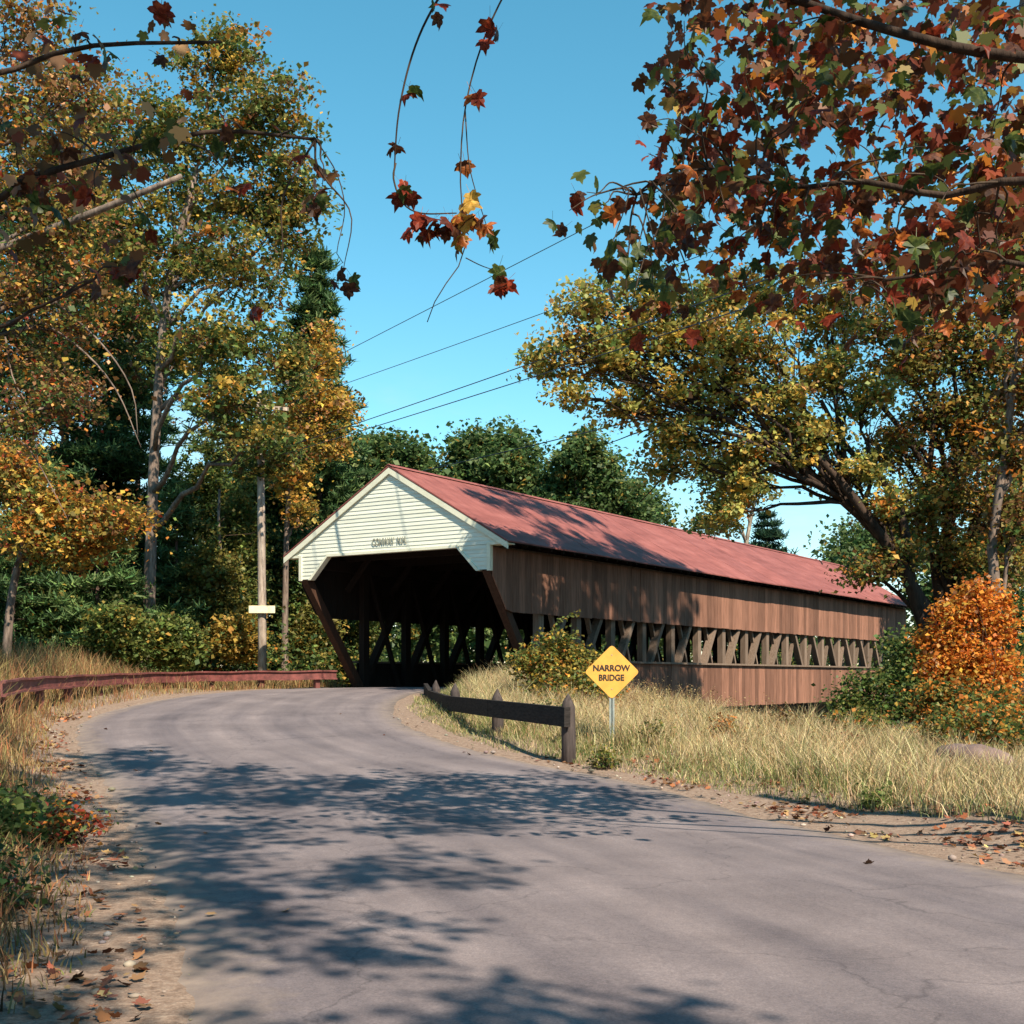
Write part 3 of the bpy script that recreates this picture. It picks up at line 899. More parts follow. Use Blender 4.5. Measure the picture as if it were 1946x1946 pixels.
NEEDLE = np.array([(-.035, 0, 0), (.035, 0, 0), (.012, 1, .02), (-.012, 1, .02)])
def pine(name, label, base, h, rad_, pal, group=None, start=.15, whorls=26, per=6, tuft=8, nl=.32, cat='pine tree', bark='bark_pine', r0=.22, lean=(0, 0), gap=.25):
    base = np.asarray(base, float)
    t = empty(name, tuple(base)); inv = Matrix.Translation(tuple(-base)); tag(t, label, cat, group)
    def add(ob): ob.matrix_parent_inverse = inv; return ob
    top = base + [lean[0], lean[1], h]
    tp = spline(np.array([base - [0, 0, .4], base + [lean[0] * .2, lean[1] * .2, h * .35], base + [lean[0] * .6, lean[1] * .6, h * .7], top]), 14)
    rr = np.linspace(r0, .03, 14); rr[0] *= 1.25
    add(MB().tube(tp, rr, 9).build('trunk', M[bark], t, True, False))
    bm_ = MB(); P = []; Y = []; PT = []
    for w in range(whorls):
        f = start + (1 - start) * (w + rng.uniform(0, .7)) / whorls
        if f > .99: break
        z_ = base[2] + h * f
        cx = np.array([np.interp(z_, tp[:, 2], tp[:, k]) for k in range(2)])
        L = rad_ * (1 - f) ** .75 * rng.uniform(.75, 1.2) + .35
        for k in range(per):
            if rng.random() < gap * .6: continue
            a_ = rng.uniform(0, 2 * math.pi); l = L * rng.uniform(.55, 1.15)
            d = np.array([math.cos(a_), math.sin(a_)])
            rise = rng.uniform(-.12, .22) * l
            e = np.array([*(cx + d * l), z_ + rise])
            s_ = np.array([*cx, z_])
            lp = bez(s_, e, 5, -.06, .03)
            bm_.tube(lp, np.linspace(.035, .01, 5) * (r0 / .22), 3, False)
            m_ = int(6 + l * tuft)
            tt = rng.uniform(.30, 1.05, m_)
            q = s_ + (e - s_) * tt[:, None] + rng.normal(0, 1, (m_, 3)) * np.array([.24, .24, .09]) * (.45 + .25 * l)
            P.append(q)
    P = np.vstack(P)
    tag(add(bm_.build('branches', M['twig'], t, True, False)), kind='stuff')
    # every tuft is a spray of needles
    K = 7
    PP = np.repeat(P, K, 0) + rng.normal(0, .05, (len(P) * K, 3)); n = len(PP)
    G = np.repeat(np.arange(len(P)), K)
    M3 = rotmats(rng.uniform(0, 2 * math.pi, n), rng.normal(.35, .45, n), rng.normal(0, .7, n))
    V3 = np.einsum('nij,kj->nki', M3, NEEDLE * np.array([3.0, 1, 1])) * (nl * rng.uniform(.6, 1.2, n))[:, None, None] + PP[:, None, :]
    me_ = np_mesh('needles', V3.reshape(-1, 3), np.arange(n * 4).reshape(n, 4), palette(n, pal, .25, G, .5))
    add(link('needles', me_, M['needle'], t))
    return t

G_DK = (.038, .070, .021); G_MD = (.085, .128, .034); G_LT = (.15, .185, .05); OLV = (.21, .18, .045); GOLD = (.40, .255, .055)
YEL = (.56, .36, .065); ORG = (.52, .19, .035); ORB = (.66, .235, .035); RED = (.28, .04, .02); BRN = (.15, .072, .03); PNK = (.48, .25, .12)
PINE = [(3, (.036, .075, .028)), (3, (.066, .125, .044)), (2, (.115, .17, .055))]

def gpt(u, Y): 
    x = (u - 973) / F * Y
    return np.array([x, Y, gz(x, Y)])

# --- left wood: tall pines at the back
LG = 'trees of the wood left of the bridge'
pine('white_pine', 'dark tall pine at the left edge behind orange leaves', gpt(60, 52), 21, 5.0, PINE, LG, .10, 30, 7, 9, .40)
pine('white_pine', 'tall dark pine left of the bare grey trunk', gpt(165, 57), 23, 5.0, PINE, LG, .12, 30, 7, 9, .42)
pine('white_pine', 'tall dark pine just behind the bare grey trunk', gpt(262, 63), 22, 5.0, PINE, LG, .12, 28, 7, 9, .42)
pine('white_pine', 'tall pine rising behind the utility pole, tip against the sky', gpt(560, 62), 20.5, 4.6, PINE, LG, .15, 28, 7, 9, .42)
pine('white_pine', 'dark pine between the yellow maple and the sky left of the gable', gpt(612, 57), at(600, 470, 57)[2] - gpt(612, 57)[2], 3.4, PINE, LG, .3, 40, 9, 14, .36, lean=(-.3, 0), gap=.1)
pine('white_pine', 'pine behind the utility pole and left of its crossarm', gpt(430, 68), 20, 5.0, PINE, LG, .15, 24, 7, 9, .45)
pine('young_pine', 'bushy young pine with light green boughs left of grey trunk', gpt(185, 46), 6.4, 3.1, [(2, (.065, .12, .04)), (3, (.12, .18, .06))], LG, .05, 16, 7, 12, .34, r0=.12)
pine('young_pine', 'small bushy green pine right of the bare grey trunk', gpt(335, 50), 8.0, 2.6, [(2, (.06, .11, .04)), (3, (.11, .17, .06))], LG, .05, 16, 6, 11, .34, r0=.12)
pine('young_pine', 'low dark pine beside the far left frame edge', gpt(25, 44), 5.5, 2.4, PINE, LG, .05, 14, 7, 12, .32, r0=.1)

# --- left wood: the tall olive tree with the bare grey trunk
Y0 = 47
bl = [pxblob(u, v, Y0, a, b_, 2.2, dy) for u, v, a, b_, dy in (
    (430, 640, 100, 80, -4), (335, 500, 90, 70, 0), (470, 500, 95, 80, -3), (545, 430, 70, 55, 0), (440, 775, 100, 65, -4.2), (500, 850, 60, 45, -4), (545, 690, 60, 70, 0.5),
    (345, 660, 70, 65, .5), (480, 390, 90, 60, .5), (350, 380, 90, 60, 1), (240, 430, 80, 70, 1), (560, 350, 70, 50, 0), (430, 250, 130, 80, .5), (300, 250, 110, 80, 1), (520, 220, 80, 70, 0), (420, 120, 110, 70, 1))]
tree('broadleaf_tree', 'tall olive and gold tree with a bare grey trunk behind the rail', gpt(279, Y0), [at(286, 1050, Y0), at(297, 800, Y0), at(318, 560, Y0), at(370, 330, Y0)],
     bl, 46000, .16, [(3, OLV), (2.6, G_LT), (1.4, GOLD), (.7, YEL), (.4, ORG), (1.2, BRN), (3, G_MD), (1, G_DK)], 'bark_grey', LG, r0=.255, cl=.36, twigs=12, perleaf=62)
Y0 = 56
bl = [pxblob(u, v, Y0, a, b_, 2.2, dy) for u, v, a, b_, dy in ((130, 560, 90, 80, 0), (60, 450, 80, 80, 0), (210, 480, 80, 70, 0), (140, 380, 100, 70, 0), (250, 600, 70, 70, 0), (60, 300, 90, 80, 0), (200, 280, 90, 70, 0), (120, 180, 100, 70, 0), (100, 700, 80, 60, 0), (230, 720, 60, 60, 0))]
tree('broadleaf_tree', 'tall brown green tree behind the near oak at the upper left', gpt(120, Y0), [at(122, 1000, Y0), at(125, 750, Y0), at(130, 500, Y0), at(130, 330, Y0)],
     bl, 24000, .18, [(3, OLV), (3, G_MD), (2, BRN), (1, GOLD), (.6, PNK), (1.5, G_DK)], 'bark_grey', LG, r0=.24, cl=.45, twigs=6, perleaf=36)
# yellow maple at the edge of the sky, left of the gable
Y0 = 51
bl = [pxblob(u, v, Y0, a, b_, 1.6, dy) for u, v, a, b_, dy in ((612, 760, 48, 50, 0), (648, 790, 22, 40, 0), (585, 830, 55, 45, 0), (640, 850, 30, 28, 0), (600, 690, 38, 45, .5), (560, 910, 45, 40, 0), (572, 975, 22, 32, -.5), (540, 800, 45, 60, .5), (610, 640, 25, 30, .5))]
tree('yellow_maple', 'yellow and orange maple leaning out to the sky left of the gable', gpt(541, Y0), [at(542, 1150, Y0), at(548, 950, Y0), at(570, 800, Y0), at(592, 690, Y0)],
     bl, 9500, .155, [(2.4, YEL), (2, (.50, .25, .05)), (1.5, GOLD), (2, OLV), (1, PNK), (1, G_LT)], 'bark_grey', LG, r0=.15, cl=.32, perleaf=32)
# orange maple at far left
Y0 = 38
bl = [pxblob(u, v, Y0, a, b_, 1.5, dy) for u, v, a, b_, dy in ((120, 960, 90, 50, 0), (55, 1010, 55, 60, -.5), (200, 1010, 62, 42, 0), (150, 1050, 60, 32, .5), (60, 930, 50, 50, 0), (245, 985, 36, 34, 0), (20, 880, 40, 50, 0))]
tree('orange_maple', 'low orange and yellow maple at the left edge above the rail', gpt(8, Y0), [at(20, 1150, Y0), at(45, 1040, Y0), at(85, 960, Y0), at(105, 930, Y0)],
     bl, 11000, .135, [(2.2, ORG), (1.6, YEL), (2, GOLD), (2, OLV), (.5, RED), (1.6, G_LT), (1, BRN)], 'bark_grey', LG, r0=.16, cl=.3, perleaf=30)
# near brown-orange tree at the upper left
Y0 = 26
bl = [pxblob(u, v, Y0, a, b_, 1.3, dy) for u, v, a, b_, dy in ((90, 450, 75, 60, 0), (40, 560, 45, 70, 0), (160, 520, 70, 45, 0), (60, 680, 60, 50, .5), (150, 400, 80, 40, 0), (40, 380, 60, 60, 0), (110, 300, 90, 60, 0), (30, 200, 70, 80, 0), (150, 180, 90, 60, 0), (150, 620, 50, 50, .3), (130, 760, 50, 60, 0), (60, 60, 90, 60, 0), (40, 800, 40, 60, 0))]
tl = [( [at(-60, 500, Y0), at(60, 450, Y0 - .5), at(200, 395, Y0 - 1), at(345, 335, Y0 - 1.5)], .10, .05),
      ([at(-40, 640, Y0), at(70, 590, Y0), at(130, 560, Y0), at(190, 525, Y0)], .055, .02),
      ([at(60, 600, Y0), at(150, 660, Y0), at(220, 740, Y0), at(268, 850, Y0)], .03, .008),
      ([at(90, 560, Y0), at(190, 650, Y0), at(250, 740, Y0), at(262, 830, Y0)], .03, .008),
      ([at(20, 820, Y0), at(60, 860, Y0), at(100, 930, Y0), at(130, 990, Y0)], .02, .006),
      ([at(10, 640, Y0), at(25, 720, Y0), at(60, 790, Y0), at(75, 900, Y0)], .02, .006)]
tree('brown_oak', 'near brown and orange tree at the upper left with bare drooping branches', np.array([-12.6, 26, gz(-12.6, 26)]), [np.array([-12.5, 26, 6]), np.array([-12.0, 26, 11]), np.array([-11.4, 26, 16])],
     bl, 17000, .095, [(3, BRN), (1, ORG), (1.6, PNK), (1.3, GOLD), (2, OLV), (.4, RED), (1.8, G_MD)], 'bark_grey', LG, r0=.24, cl=.30, perleaf=30, extra_limbs=tl)
# understorey on the left
ul = [(110, 45, (110, 1190, 80, 60), G_MD, 'dense green shrub behind the left part of the rail'),
      (230, 43, (225, 1200, 60, 55), G_LT, 'light green shrub left of the foot of the grey trunk'),
      (330, 44.5, (325, 1215, 55, 45), G_LT, 'round green shrub right of the foot of the grey trunk'),
      (400, 49, (400, 1120, 60, 110), OLV, 'olive green sapling halfway between grey trunk and utility pole'),
      (455, 52, (455, 1040, 55, 130), G_LT, 'tall leafy green sapling just left of the utility pole'),
      (468, 46, (455, 1210, 40, 40), GOLD, 'yellowish low shrub at the foot of the utility pole'),
      (560, 54, (560, 1130, 45, 110), G_MD, 'slim green sapling right of the utility pole'),
      (598, 52, (600, 1205, 40, 55), OLV, 'olive shrub beside the left portal brace of the bridge'),
      (620, 66, (625, 1000, 60, 110), G_MD, 'dark green tree peeping out behind the left eave'),
      (646, 50, (650, 1275, 34, 34), G_MD, 'low green shrub between the rail end and the portal brace'),
      (660, 62, (660, 1180, 70, 80), G_LT, 'bright green shrub seen through the bridge portal posts'),
      (300, 53, (290, 1080, 80, 110), G_DK, 'deep green broadleaf thicket tree behind the grey trunk'),
      (60, 47, (50, 1110, 60, 90), G_DK, 'deep green broadleaf tree behind the left orange maple'),
      (500, 58, (500, 940, 70, 110), G_MD, 'dark green broadleaf tree right behind the utility pole'),
      (380, 60, (390, 940, 80, 110), G_MD, 'dark green broadleaf tree between grey trunk and pole'),
      (200, 58, (190, 900, 80, 90), G_DK, 'dark green broadleaf tree above the left orange maple')]
for u, Y0, (bu, bv, a, b_), colr, lab in ul:
    bb = gpt(u, Y0)
    b1 = [pxblob(bu + du * a, bv + dv * b_, Y0, a * s_, b_ * s_) for du, dv, s_ in ((0, .3, .75), (-.45, .05, .6), (.45, 0, .6), (0, -.5, .62), (-.25, .6, .6), (.3, .55, .6))]
    sub = np.array(colr)
    shrub = bv > 1180
    tree('green_shrub' if shrub else 'green_sapling', lab, bb, [bb + [0, 0, .4 * (at(bu, bv, Y0)[2] - bb[2]) + .3], at(bu, bv, Y0)], b1, int(5200 + 80 * a), .15,
         [(4, tuple(sub)), (2, tuple(sub * .6)), (1.4, OLV), (.6, GOLD), (1.2, G_MD)], 'bark_grey' if not shrub else 'twig', LG, 'shrub' if shrub else 'tree', r0=.09 if not shrub else .04, cl=.26, perleaf=34, twigs=5)

# thin trunks standing by the portal on the left
for u, Y0, top, lab, lean in ((413, 50, 930, 'thin pale sapling trunk between grey tree and utility pole', 4), (605, 57, 1010, 'thin bare trunk close to the left portal brace', -8)):
    bb = gpt(u, Y0)
    t_ = empty('bare_sapling', tuple(bb)); tag(t_, lab, 'sapling', LG)
    ob = MB().tube(bez(bb - [0, 0, .3], at(u + lean, top, Y0), 8, 0, .006), np.linspace(.09, .05, 8), 7).build('trunk', M['bark_grey'], t_, True, False); ob.matrix_parent_inverse = Matrix.Translation(tuple(-bb))
    mb = MB()
    for k in range(6):
        q = at(u + lean * .8, top + 40 + k * 22, Y0)
        mb.tube(bez(q, q + [rng.normal(0, 1.0), rng.normal(0, .7), rng.uniform(.3, 1.0)], 5, .05, .04), np.linspace(.025, .006, 5), 4, False)
    ob = mb.build('twigs', M['twig'], t_, True, False); ob.matrix_parent_inverse = Matrix.Translation(tuple(-bb))

# --- green trees behind the bridge
BG = 'green trees on the far bank behind the bridge'
GP = [(3, (.055, .10, .034)), (3, (.095, .15, .05)), (2, (.15, .195, .065)), (.25, GOLD)]
for u, Y0, blobs_, nn, lab in (
    (690, 84, ((640, 900, 60, 50), (690, 862, 36, 30), (715, 848, 18, 16), (752, 856, 30, 26), (735, 880, 40, 30), (795, 885, 34, 34), (780, 862, 16, 14), (720, 910, 60, 40), (820, 920, 40, 30)), 9000, 'rounded green treetops rising left behind the gable peak'),
    (930, 82, ((905, 845, 26, 22), (950, 842, 34, 24), (985, 858, 26, 24), (890, 880, 40, 36), (940, 880, 50, 36), (985, 895, 40, 40), (930, 925, 80, 40), (850, 920, 35, 32), (1020, 940, 40, 30), (870, 850, 14, 12)), 9500, 'broad green tree behind the middle of the red roof'),
    (1240, 88, ((1225, 965, 40, 30), (1195, 935, 30, 30), (1250, 985, 24, 20), (1170, 950, 40, 40), (1060, 930, 30, 30)), 3000, 'small green treetop right of the pointed green tree'),
    (1640, 86, ((1640, 1040, 60, 40), (1600, 1070, 40, 30), (1700, 1060, 55, 45), (1690, 1010, 40, 35)), 6000, 'blue green treetop behind the far right end of the roof'),
    (1790, 80, ((1790, 1130, 70, 90), (1870, 1080, 80, 110), (1930, 1150, 60, 100)), 6000, 'green tree beyond the bridge end behind the orange bush')):
    bb = gpt(u, Y0)
    bl = [pxblob(x_, y_, Y0, a, b_, 2.4, rng.uniform(-1, 1)) for x_, y_, a, b_ in blobs_]
    tree('broadleaf_tree', lab, bb, [bb + [0, 0, 3], bb + [.2, 0, 6], at(blobs_[0][0], blobs_[0][1] + 20, Y0)], bl, int(nn * 1.7), .30, GP, 'bark_grey', BG, r0=.28, cl=.62, perleaf=60, twigs=3, flat=.8)
for u, Y0, blobs_, nn, lab in (
    (560, 75, ((560, 1180, 90, 90), (520, 1100, 80, 80), (620, 1110, 80, 80)), 6000, 'green tree across the river left of the portal brace'),
    (690, 72, ((690, 1200, 60, 60), (660, 1140, 60, 60), (720, 1130, 60, 60)), 5000, 'green tree across the river seen in the left portal gap'),
    (800, 78, ((800, 1200, 70, 70), (760, 1120, 70, 70), (860, 1130, 70, 70)), 6000, 'green tree across the river seen through the far trusses'),
    (930, 76, ((920, 1210, 70, 60), (980, 1170, 60, 60), (900, 1120, 60, 60)), 5000, 'green tree across the river behind the right portal brace'),
    (1090, 84, ((1080, 1200, 80, 70), (1160, 1180, 70, 60), (1040, 1130, 70, 60)), 5000, 'low green tree behind the trusses above the vine heap'),
    (1260, 96, ((1260, 1200, 80, 60), (1340, 1190, 70, 60)), 4500, 'low green tree behind the trusses right of the sign'),
    (1440, 108, ((1420, 1200, 70, 60), (1500, 1190, 70, 60)), 4500, 'low green tree behind the middle truss panels'),
    (1600, 118, ((1580, 1200, 60, 60), (1660, 1190, 60, 60)), 4500, 'low green tree behind the far truss panels')):
    bb = gpt(u, Y0)
    bl = [pxblob(x_, y_, Y0, a, b_, 2.0, rng.uniform(-1, 1)) for x_, y_, a, b_ in blobs_]
    tree('broadleaf_tree', lab, bb, [bb + [0, 0, 1.0], bb + [.1, 0, 2.0], at(blobs_[0][0], blobs_[0][1] - 10, Y0)], bl, nn, .30, GP, 'bark_grey', BG, r0=.16, cl=.5, perleaf=36, twigs=2)
bb = gpt(1115, 78)
bl = [pxblob(u, v, 78, a, b_, 1.8, rng.uniform(-1, 1)) for u, v, a, b_ in ((1112, 826, 14, 16), (1104, 850, 26, 18), (1130, 862, 26, 18), (1085, 875, 28, 20), (1120, 890, 40, 22), (1155, 895, 28, 20), (1065, 905, 34, 24), (1100, 920, 50, 26), (1150, 930, 44, 28), (1190, 945, 34, 28), (1060, 945, 44, 30), (1120, 965, 70, 30), (1205, 985, 36, 24), (1045, 980, 30, 26))]
tree('pointed_tree', 'tallest pointed green tree behind the red roof', bb, [bb + [0, 0, 4], bb + [0, 0, 8], at(1113, 850, 78)], bl, 22000, .26, GP, 'bark_grey', BG, r0=.26, cl=.42, perleaf=48, twigs=3, flat=.7)
pine('spruce_tree', 'small pointed spruce above the roof right of the pale trunk', gpt(1458, 95), at(1452, 975, 95)[2] - gpt(1458, 95)[2], 3.4, [(3, (.025, .06, .035)), (3, (.045, .085, .045))], BG, .08, 22, 8, 9, .5, 'tree')
Y0 = 74
bl = [pxblob(u, v, Y0, a, b_, 1.5, 0) for u, v, a, b_ in ((1375, 950, 40, 40), (1350, 910, 40, 35), (1400, 890, 50, 35), (1360, 990, 25, 28), (1440, 930, 40, 30), (1330, 1000, 22, 20))]
tree('pale_trunk_tree', 'slender tree with a pale trunk rising behind the red roof', gpt(1414, Y0), [at(1416, 1080, Y0), at(1424, 1000, Y0), at(1440, 930, Y0)], bl, 4200, .24, [(3, G_LT), (2, OLV), (2, G_MD), (.6, GOLD)], 'bark_pale', BG, r0=.22, cl=.4, perleaf=30, twigs=5)

# --- the great leaning maple on the right
Y0 = 32.5
bl = [pxblob(u, v, Y0, a, b_, 1.7, dy) for u, v, a, b_, dy in (
    (1120, 580, 62, 40, -1), (1060, 695, 52, 18, -1), (1150, 690, 70, 38, -.6), (1120, 640, 60, 35, -.8), (1230, 640, 80, 62, -.8), (1330, 640, 95, 70, -.5), (1430, 650, 90, 70, 0), (1250, 740, 80, 45, -.4),
    (1360, 750, 95, 55, 0), (1470, 770, 90, 60, .3), (1540, 820, 70, 48, .3), (1280, 830, 75, 42, .3), (1390, 850, 80, 45, .6), (1240, 570, 75, 40, 0), (1350, 550, 80, 42, .5), (1460, 560, 80, 45, .5),
    (1400, 930, 40, 40, .5), (1270, 885, 55, 26, .6), (1570, 700, 70, 60, .5), (1380, 990, 26, 24, .5), (1570, 610, 60, 45, .8), (1500, 860, 60, 40, .5), (1090, 750, 42, 14, -1), (1610, 900, 55, 34, .5), (1670, 965, 46, 34, .4), (1590, 560, 60, 40, .6), (1640, 760, 55, 40, .5), (1035, 670, 26, 12, -1), (1180, 780, 40, 18, -.6))]
xl = [([at(1777, 1250, Y0), at(1715, 1075, Y0), at(1625, 970, Y0), at(1528, 894, Y0), at(1440, 830, Y0 - .3), at(1330, 770, Y0 - .5)], .21, .05),
      ([at(1708, 1068, Y0), at(1650, 985, Y0 - .4), at(1585, 900, Y0 - .4), at(1500, 820, Y0), at(1420, 740, Y0)], .15, .05),
      ([at(1730, 1100, Y0), at(1720, 1010, Y0 + .3), at(1690, 930, Y0 + .4), at(1610, 850, Y0 + .3), at(1560, 760, Y0 + .3)], .15, .05),
      ([at(1500, 880, Y0), at(1400, 905, Y0), at(1300, 880, Y0 + .4), at(1215, 955, Y0 + .6)], .05, .012),
      ([at(1440, 830, Y0), at(1350, 850, Y0), at(1250, 815, Y0 - .2), at(1150, 845, Y0 - .2)], .045, .01),
      ([at(1330, 770, Y0 - .5), at(1230, 720, Y0 - .8), at(1140, 690, Y0 - 1), at(1030, 690, Y0 - 1)], .06, .012),
      ([at(1330, 770, Y0 - .5), at(1250, 680, Y0 - .6), at(1170, 620, Y0 - 1), at(1085, 590, Y0 - 1)], .05, .012)]
b0 = gpt(1790, Y0)
tree('leaning_maple', 'great leaning maple whose gold and olive crown arches over the red roof', b0, [at(1777, 1240, Y0), at(1742, 1130, Y0), at(1708, 1068, Y0), at(1662, 1006, Y0), at(1610, 955, Y0)],
     bl, 50000, .118, [(3.4, (.38, .34, .09)), (2.6, (.48, .32, .075)), (2.8, (.25, .28, .08)), (1.8, YEL), (.5, ORG), (.5, PNK), (1.4, G_MD)], 'bark_dark', None, r0=.25, cl=.25, perleaf=52, twigs=16, extra_limbs=xl, flat=.5)
# second tree at right: upright stems, dark
Y0 = 34.5
bl = [pxblob(u, v, Y0, a, b_, 1.6, dy) for u, v, a, b_, dy in (
    (1720, 690, 70, 55, 0), (1800, 640, 70, 70, 0), (1890, 700, 60, 90, 0), (1860, 820, 80, 80, 0), (1780, 790, 60, 45, .5), (1700, 850, 55, 45, .5), (1800, 930, 75, 60, 0), (1890, 960, 60, 80, 0), (1740, 980, 50, 50, -.5),
    (1660, 620, 50, 35, .6), (1820, 1050, 55, 45, -.4), (1900, 1080, 45, 50, 0), (1930, 560, 50, 80, 0), (1700, 1060, 36, 32, -1.4), (1640, 1090, 24, 18, -2), (1760, 560, 70, 50, .5), (1860, 480, 80, 60, .5), (1920, 360, 60, 80, .5))]
xl = [([at(1800, 1240, Y0), at(1778, 1080, Y0), at(1770, 970, Y0), at(1765, 900, Y0), at(1700, 800, Y0), at(1640, 730, Y0)], .18, .05),
      ([at(1810, 1240, Y0), at(1822, 1120, Y0), at(1850, 1000, Y0), at(1885, 920, Y0), at(1960, 830, Y0)], .20, .08),
      ([at(1765, 900, Y0), at(1775, 800, Y0), at(1772, 700, Y0), at(1740, 620, Y0)], .09, .03),
      ([at(1778, 1080, Y0), at(1800, 980, Y0), at(1770, 880, Y0), at(1690, 790, Y0), at(1620, 720, Y0)], .11, .03)]
b0 = gpt(1812, Y0)
tree('forked_maple', 'dark forked maple with spreading trunks at the right edge', b0, [at(1808, 1200, Y0), at(1800, 1080, Y0), at(1808, 960, Y0), at(1830, 800, Y0)],
     bl, 48000, .12, [(3, OLV), (2, BRN), (2, G_MD), (2, GOLD), (1, ORG), (.5, PNK), (2, (.15, .17, .05))], 'bark_dark', None, r0=.24, cl=.30, perleaf=32, twigs=10, extra_limbs=xl)
b0 = gpt(1893, 30)
tree('grey_trunk_tree', 'tree with a pale grey trunk behind the orange bush', b0, [at(1893, 1150, 30), at(1885, 1030, 30), at(1905, 900, 30), at(1930, 700, 30)],
     [pxblob(u, v, 30, a, b_) for u, v, a, b_ in ((1930, 850, 50, 60), (1930, 1000, 40, 60), (1990, 700, 90, 120), (1940, 480, 60, 80))], 6500, .14, [(3, BRN), (2, OLV), (1, ORG), (1, G_MD)], 'bark_grey', None, r0=.19, cl=.3, perleaf=26)

# tall trees standing right of the frame: they shade the near half of the bridge and its far end
b0 = np.array([14.5, 24.5, gz(14.5, 24.5)])
tree('tall_elm', 'tall elm standing just right of the view that shades the bridge', b0, [b0 + [-.4, .5, 6], b0 + [-1, 1, 12], b0 + [-2.2, 2, 18]],
     [(np.array(c_), np.array(r_)) for c_, r_ in (((8.6, 23.0, 21.0), (1.6, 1.6, 1.3)), ((10.6, 25.5, 21.5), (2.0, 2.0, 1.6)), ((12.2, 28.2, 21.2), (1.9, 1.9, 1.5)), ((13.8, 30.8, 21.6), (1.6, 1.6, 1.5)), ((11.5, 25, 24.5), (1.8, 2, 1.2)), ((13.5, 28.2, 24.5), (1.6, 2, 1.2)), ((12.8, 26, 18.2), (1.2, 1.4, 1.0)), ((15, 29, 19.2), (1.3, 1.4, 1.0)), ((9.8, 22.6, 18.8), (1.0, 1.2, .8)), ((13.2, 29.2, 20.2), (1.5, 1.5, 1.0)), ((14.4, 30.8, 19.6), (1.2, 1.2, .9)), ((11.8, 27, 20), (1.3, 1.3, 1.0)), ((15.2, 32, 21.4), (1.0, 1.0, 1.0)), ((7.0, 27.4, 22.6), (1.2, 1.3, .9)), ((9.2, 30.8, 22.8), (1.3, 1.3, .9)), ((8.2, 29.2, 23.6), (1.2, 1.2, .9)), ((10.4, 33, 23), (.9, .9, .7)))],
     34000, .15, [(2, OLV), (2, G_MD), (1, GOLD)], 'bark_grey', None, r0=.4, cl=.22, perleaf=62)
b0 = np.array([28.5, 59, gz(28.5, 59)])
tree('bank_oak', 'oak beyond the right frame edge shading the far bridge end', b0, [b0 + [-.3, .3, 5], b0 + [-1, 1, 10]],
     [(np.array(c_), np.array(r_)) for c_, r_ in (((25.2, 61.3, 11.6), (2.2, 2.2, 1.9)), ((26.4, 60, 14.2), (2.2, 2.2, 1.8)), ((24.4, 63, 9.2), (1.6, 1.7, 1.5)))],
     14000, .2, [(2, OLV), (2, G_MD), (1, BRN)], 'bark_grey', None, r0=.35, cl=.45, perleaf=42)

# --- shrubs on the right bank and by the wall
def shrub(name, label, u, Y0, blobs_, n, size, pal, cl=.22, stems=7, group='shrubs on the right bank', perleaf=18, lf=None):
    bb = gpt(u, Y0)
    t_ = empty(name, tuple(bb)); inv = Matrix.Translation(tuple(-bb)); tag(t_, label, 'shrub', group)
    bl = [pxblob(x_, y_, Y0, a, b_, None, dy) for x_, y_, a, b_, dy in blobs_]
    P = []; G = []; g = 0; mb = MB()
    vol = np.array([np.prod(r) ** (2 / 3) for c, r in bl]); vol /= vol.sum()
    for (c, r), w in zip(bl, vol):
        nb = int(n * w); ncl = max(3, nb // perleaf)
        cc = c + ellip(ncl, .6) * r
        for q in cc[:stems]:
            foot = bb + [rng.normal(0, .35), rng.normal(0, .25), 0]; foot[2] = gz(foot[0], foot[1]) - .1
            mb.tube(bez(foot, q, 6, .03, .03), np.linspace(.022, .005, 6), 4, False)
        ids = rng.integers(0, ncl, nb)
        p = cc[ids] + rng.normal(0, 1, (nb, 3)) * np.array([cl, cl, cl * .7])
        P.append(p); G.append(ids + g); g += ncl
    P = np.vstack(P); G = np.concatenate(G)
    ok = P[:, 2] > ground(P[:, 0], P[:, 1]) + .03
    P = P[ok]; G = G[ok]
    ob = mb.build('stems', M['twig'], t_, True, False); ob.matrix_parent_inverse = inv
    ob = scatter('foliage', P, size * rng.uniform(.6, 1.3, len(P)), palette(len(P), pal, .22, G, .6), lf or M['leaf'], t_); ob.matrix_parent_inverse = inv
    return t_
OB = [(4, ORB), (2, (.48, .13, .025)), (2, (.52, .27, .05)), (.9, GOLD), (.5, PNK)]
shrub('orange_sumac', 'bright orange leafed shrub below the right trees', 1850, 27,
      ((1830, 1160, 45, 38, 0), (1890, 1190, 42, 50, 0), (1800, 1220, 45, 38, 0), (1860, 1260, 55, 42, -.3), (1800, 1280, 40, 36, -.2), (1910, 1280, 35, 45, 0), (1850, 1130, 25, 22, 0), (1775, 1260, 26, 24, 0), (1800, 1165, 16, 16, 0), (1870, 1120, 14, 22, 0), (1905, 1140, 16, 22, .2), (1760, 1215, 16, 16, .2), (1780, 1340, 40, 24, -.3), (1880, 1330, 50, 30, -.5)), 10500, .105, OB, .17, perleaf=24)
shrub('green_orange_shrub', 'low green shrub with orange tips under the bright orange shrub', 1840, 25,
      ((1790, 1330, 60, 35, 0), (1870, 1350, 60, 40, 0), (1900, 1420, 50, 40, -.4), (1800, 1400, 70, 38, -.4), (1860, 1470, 60, 22, -.8)), 7000, .10, [(2, G_MD), (2, OLV), (1.6, ORG), (1, GOLD), (1.5, G_DK)], .2)
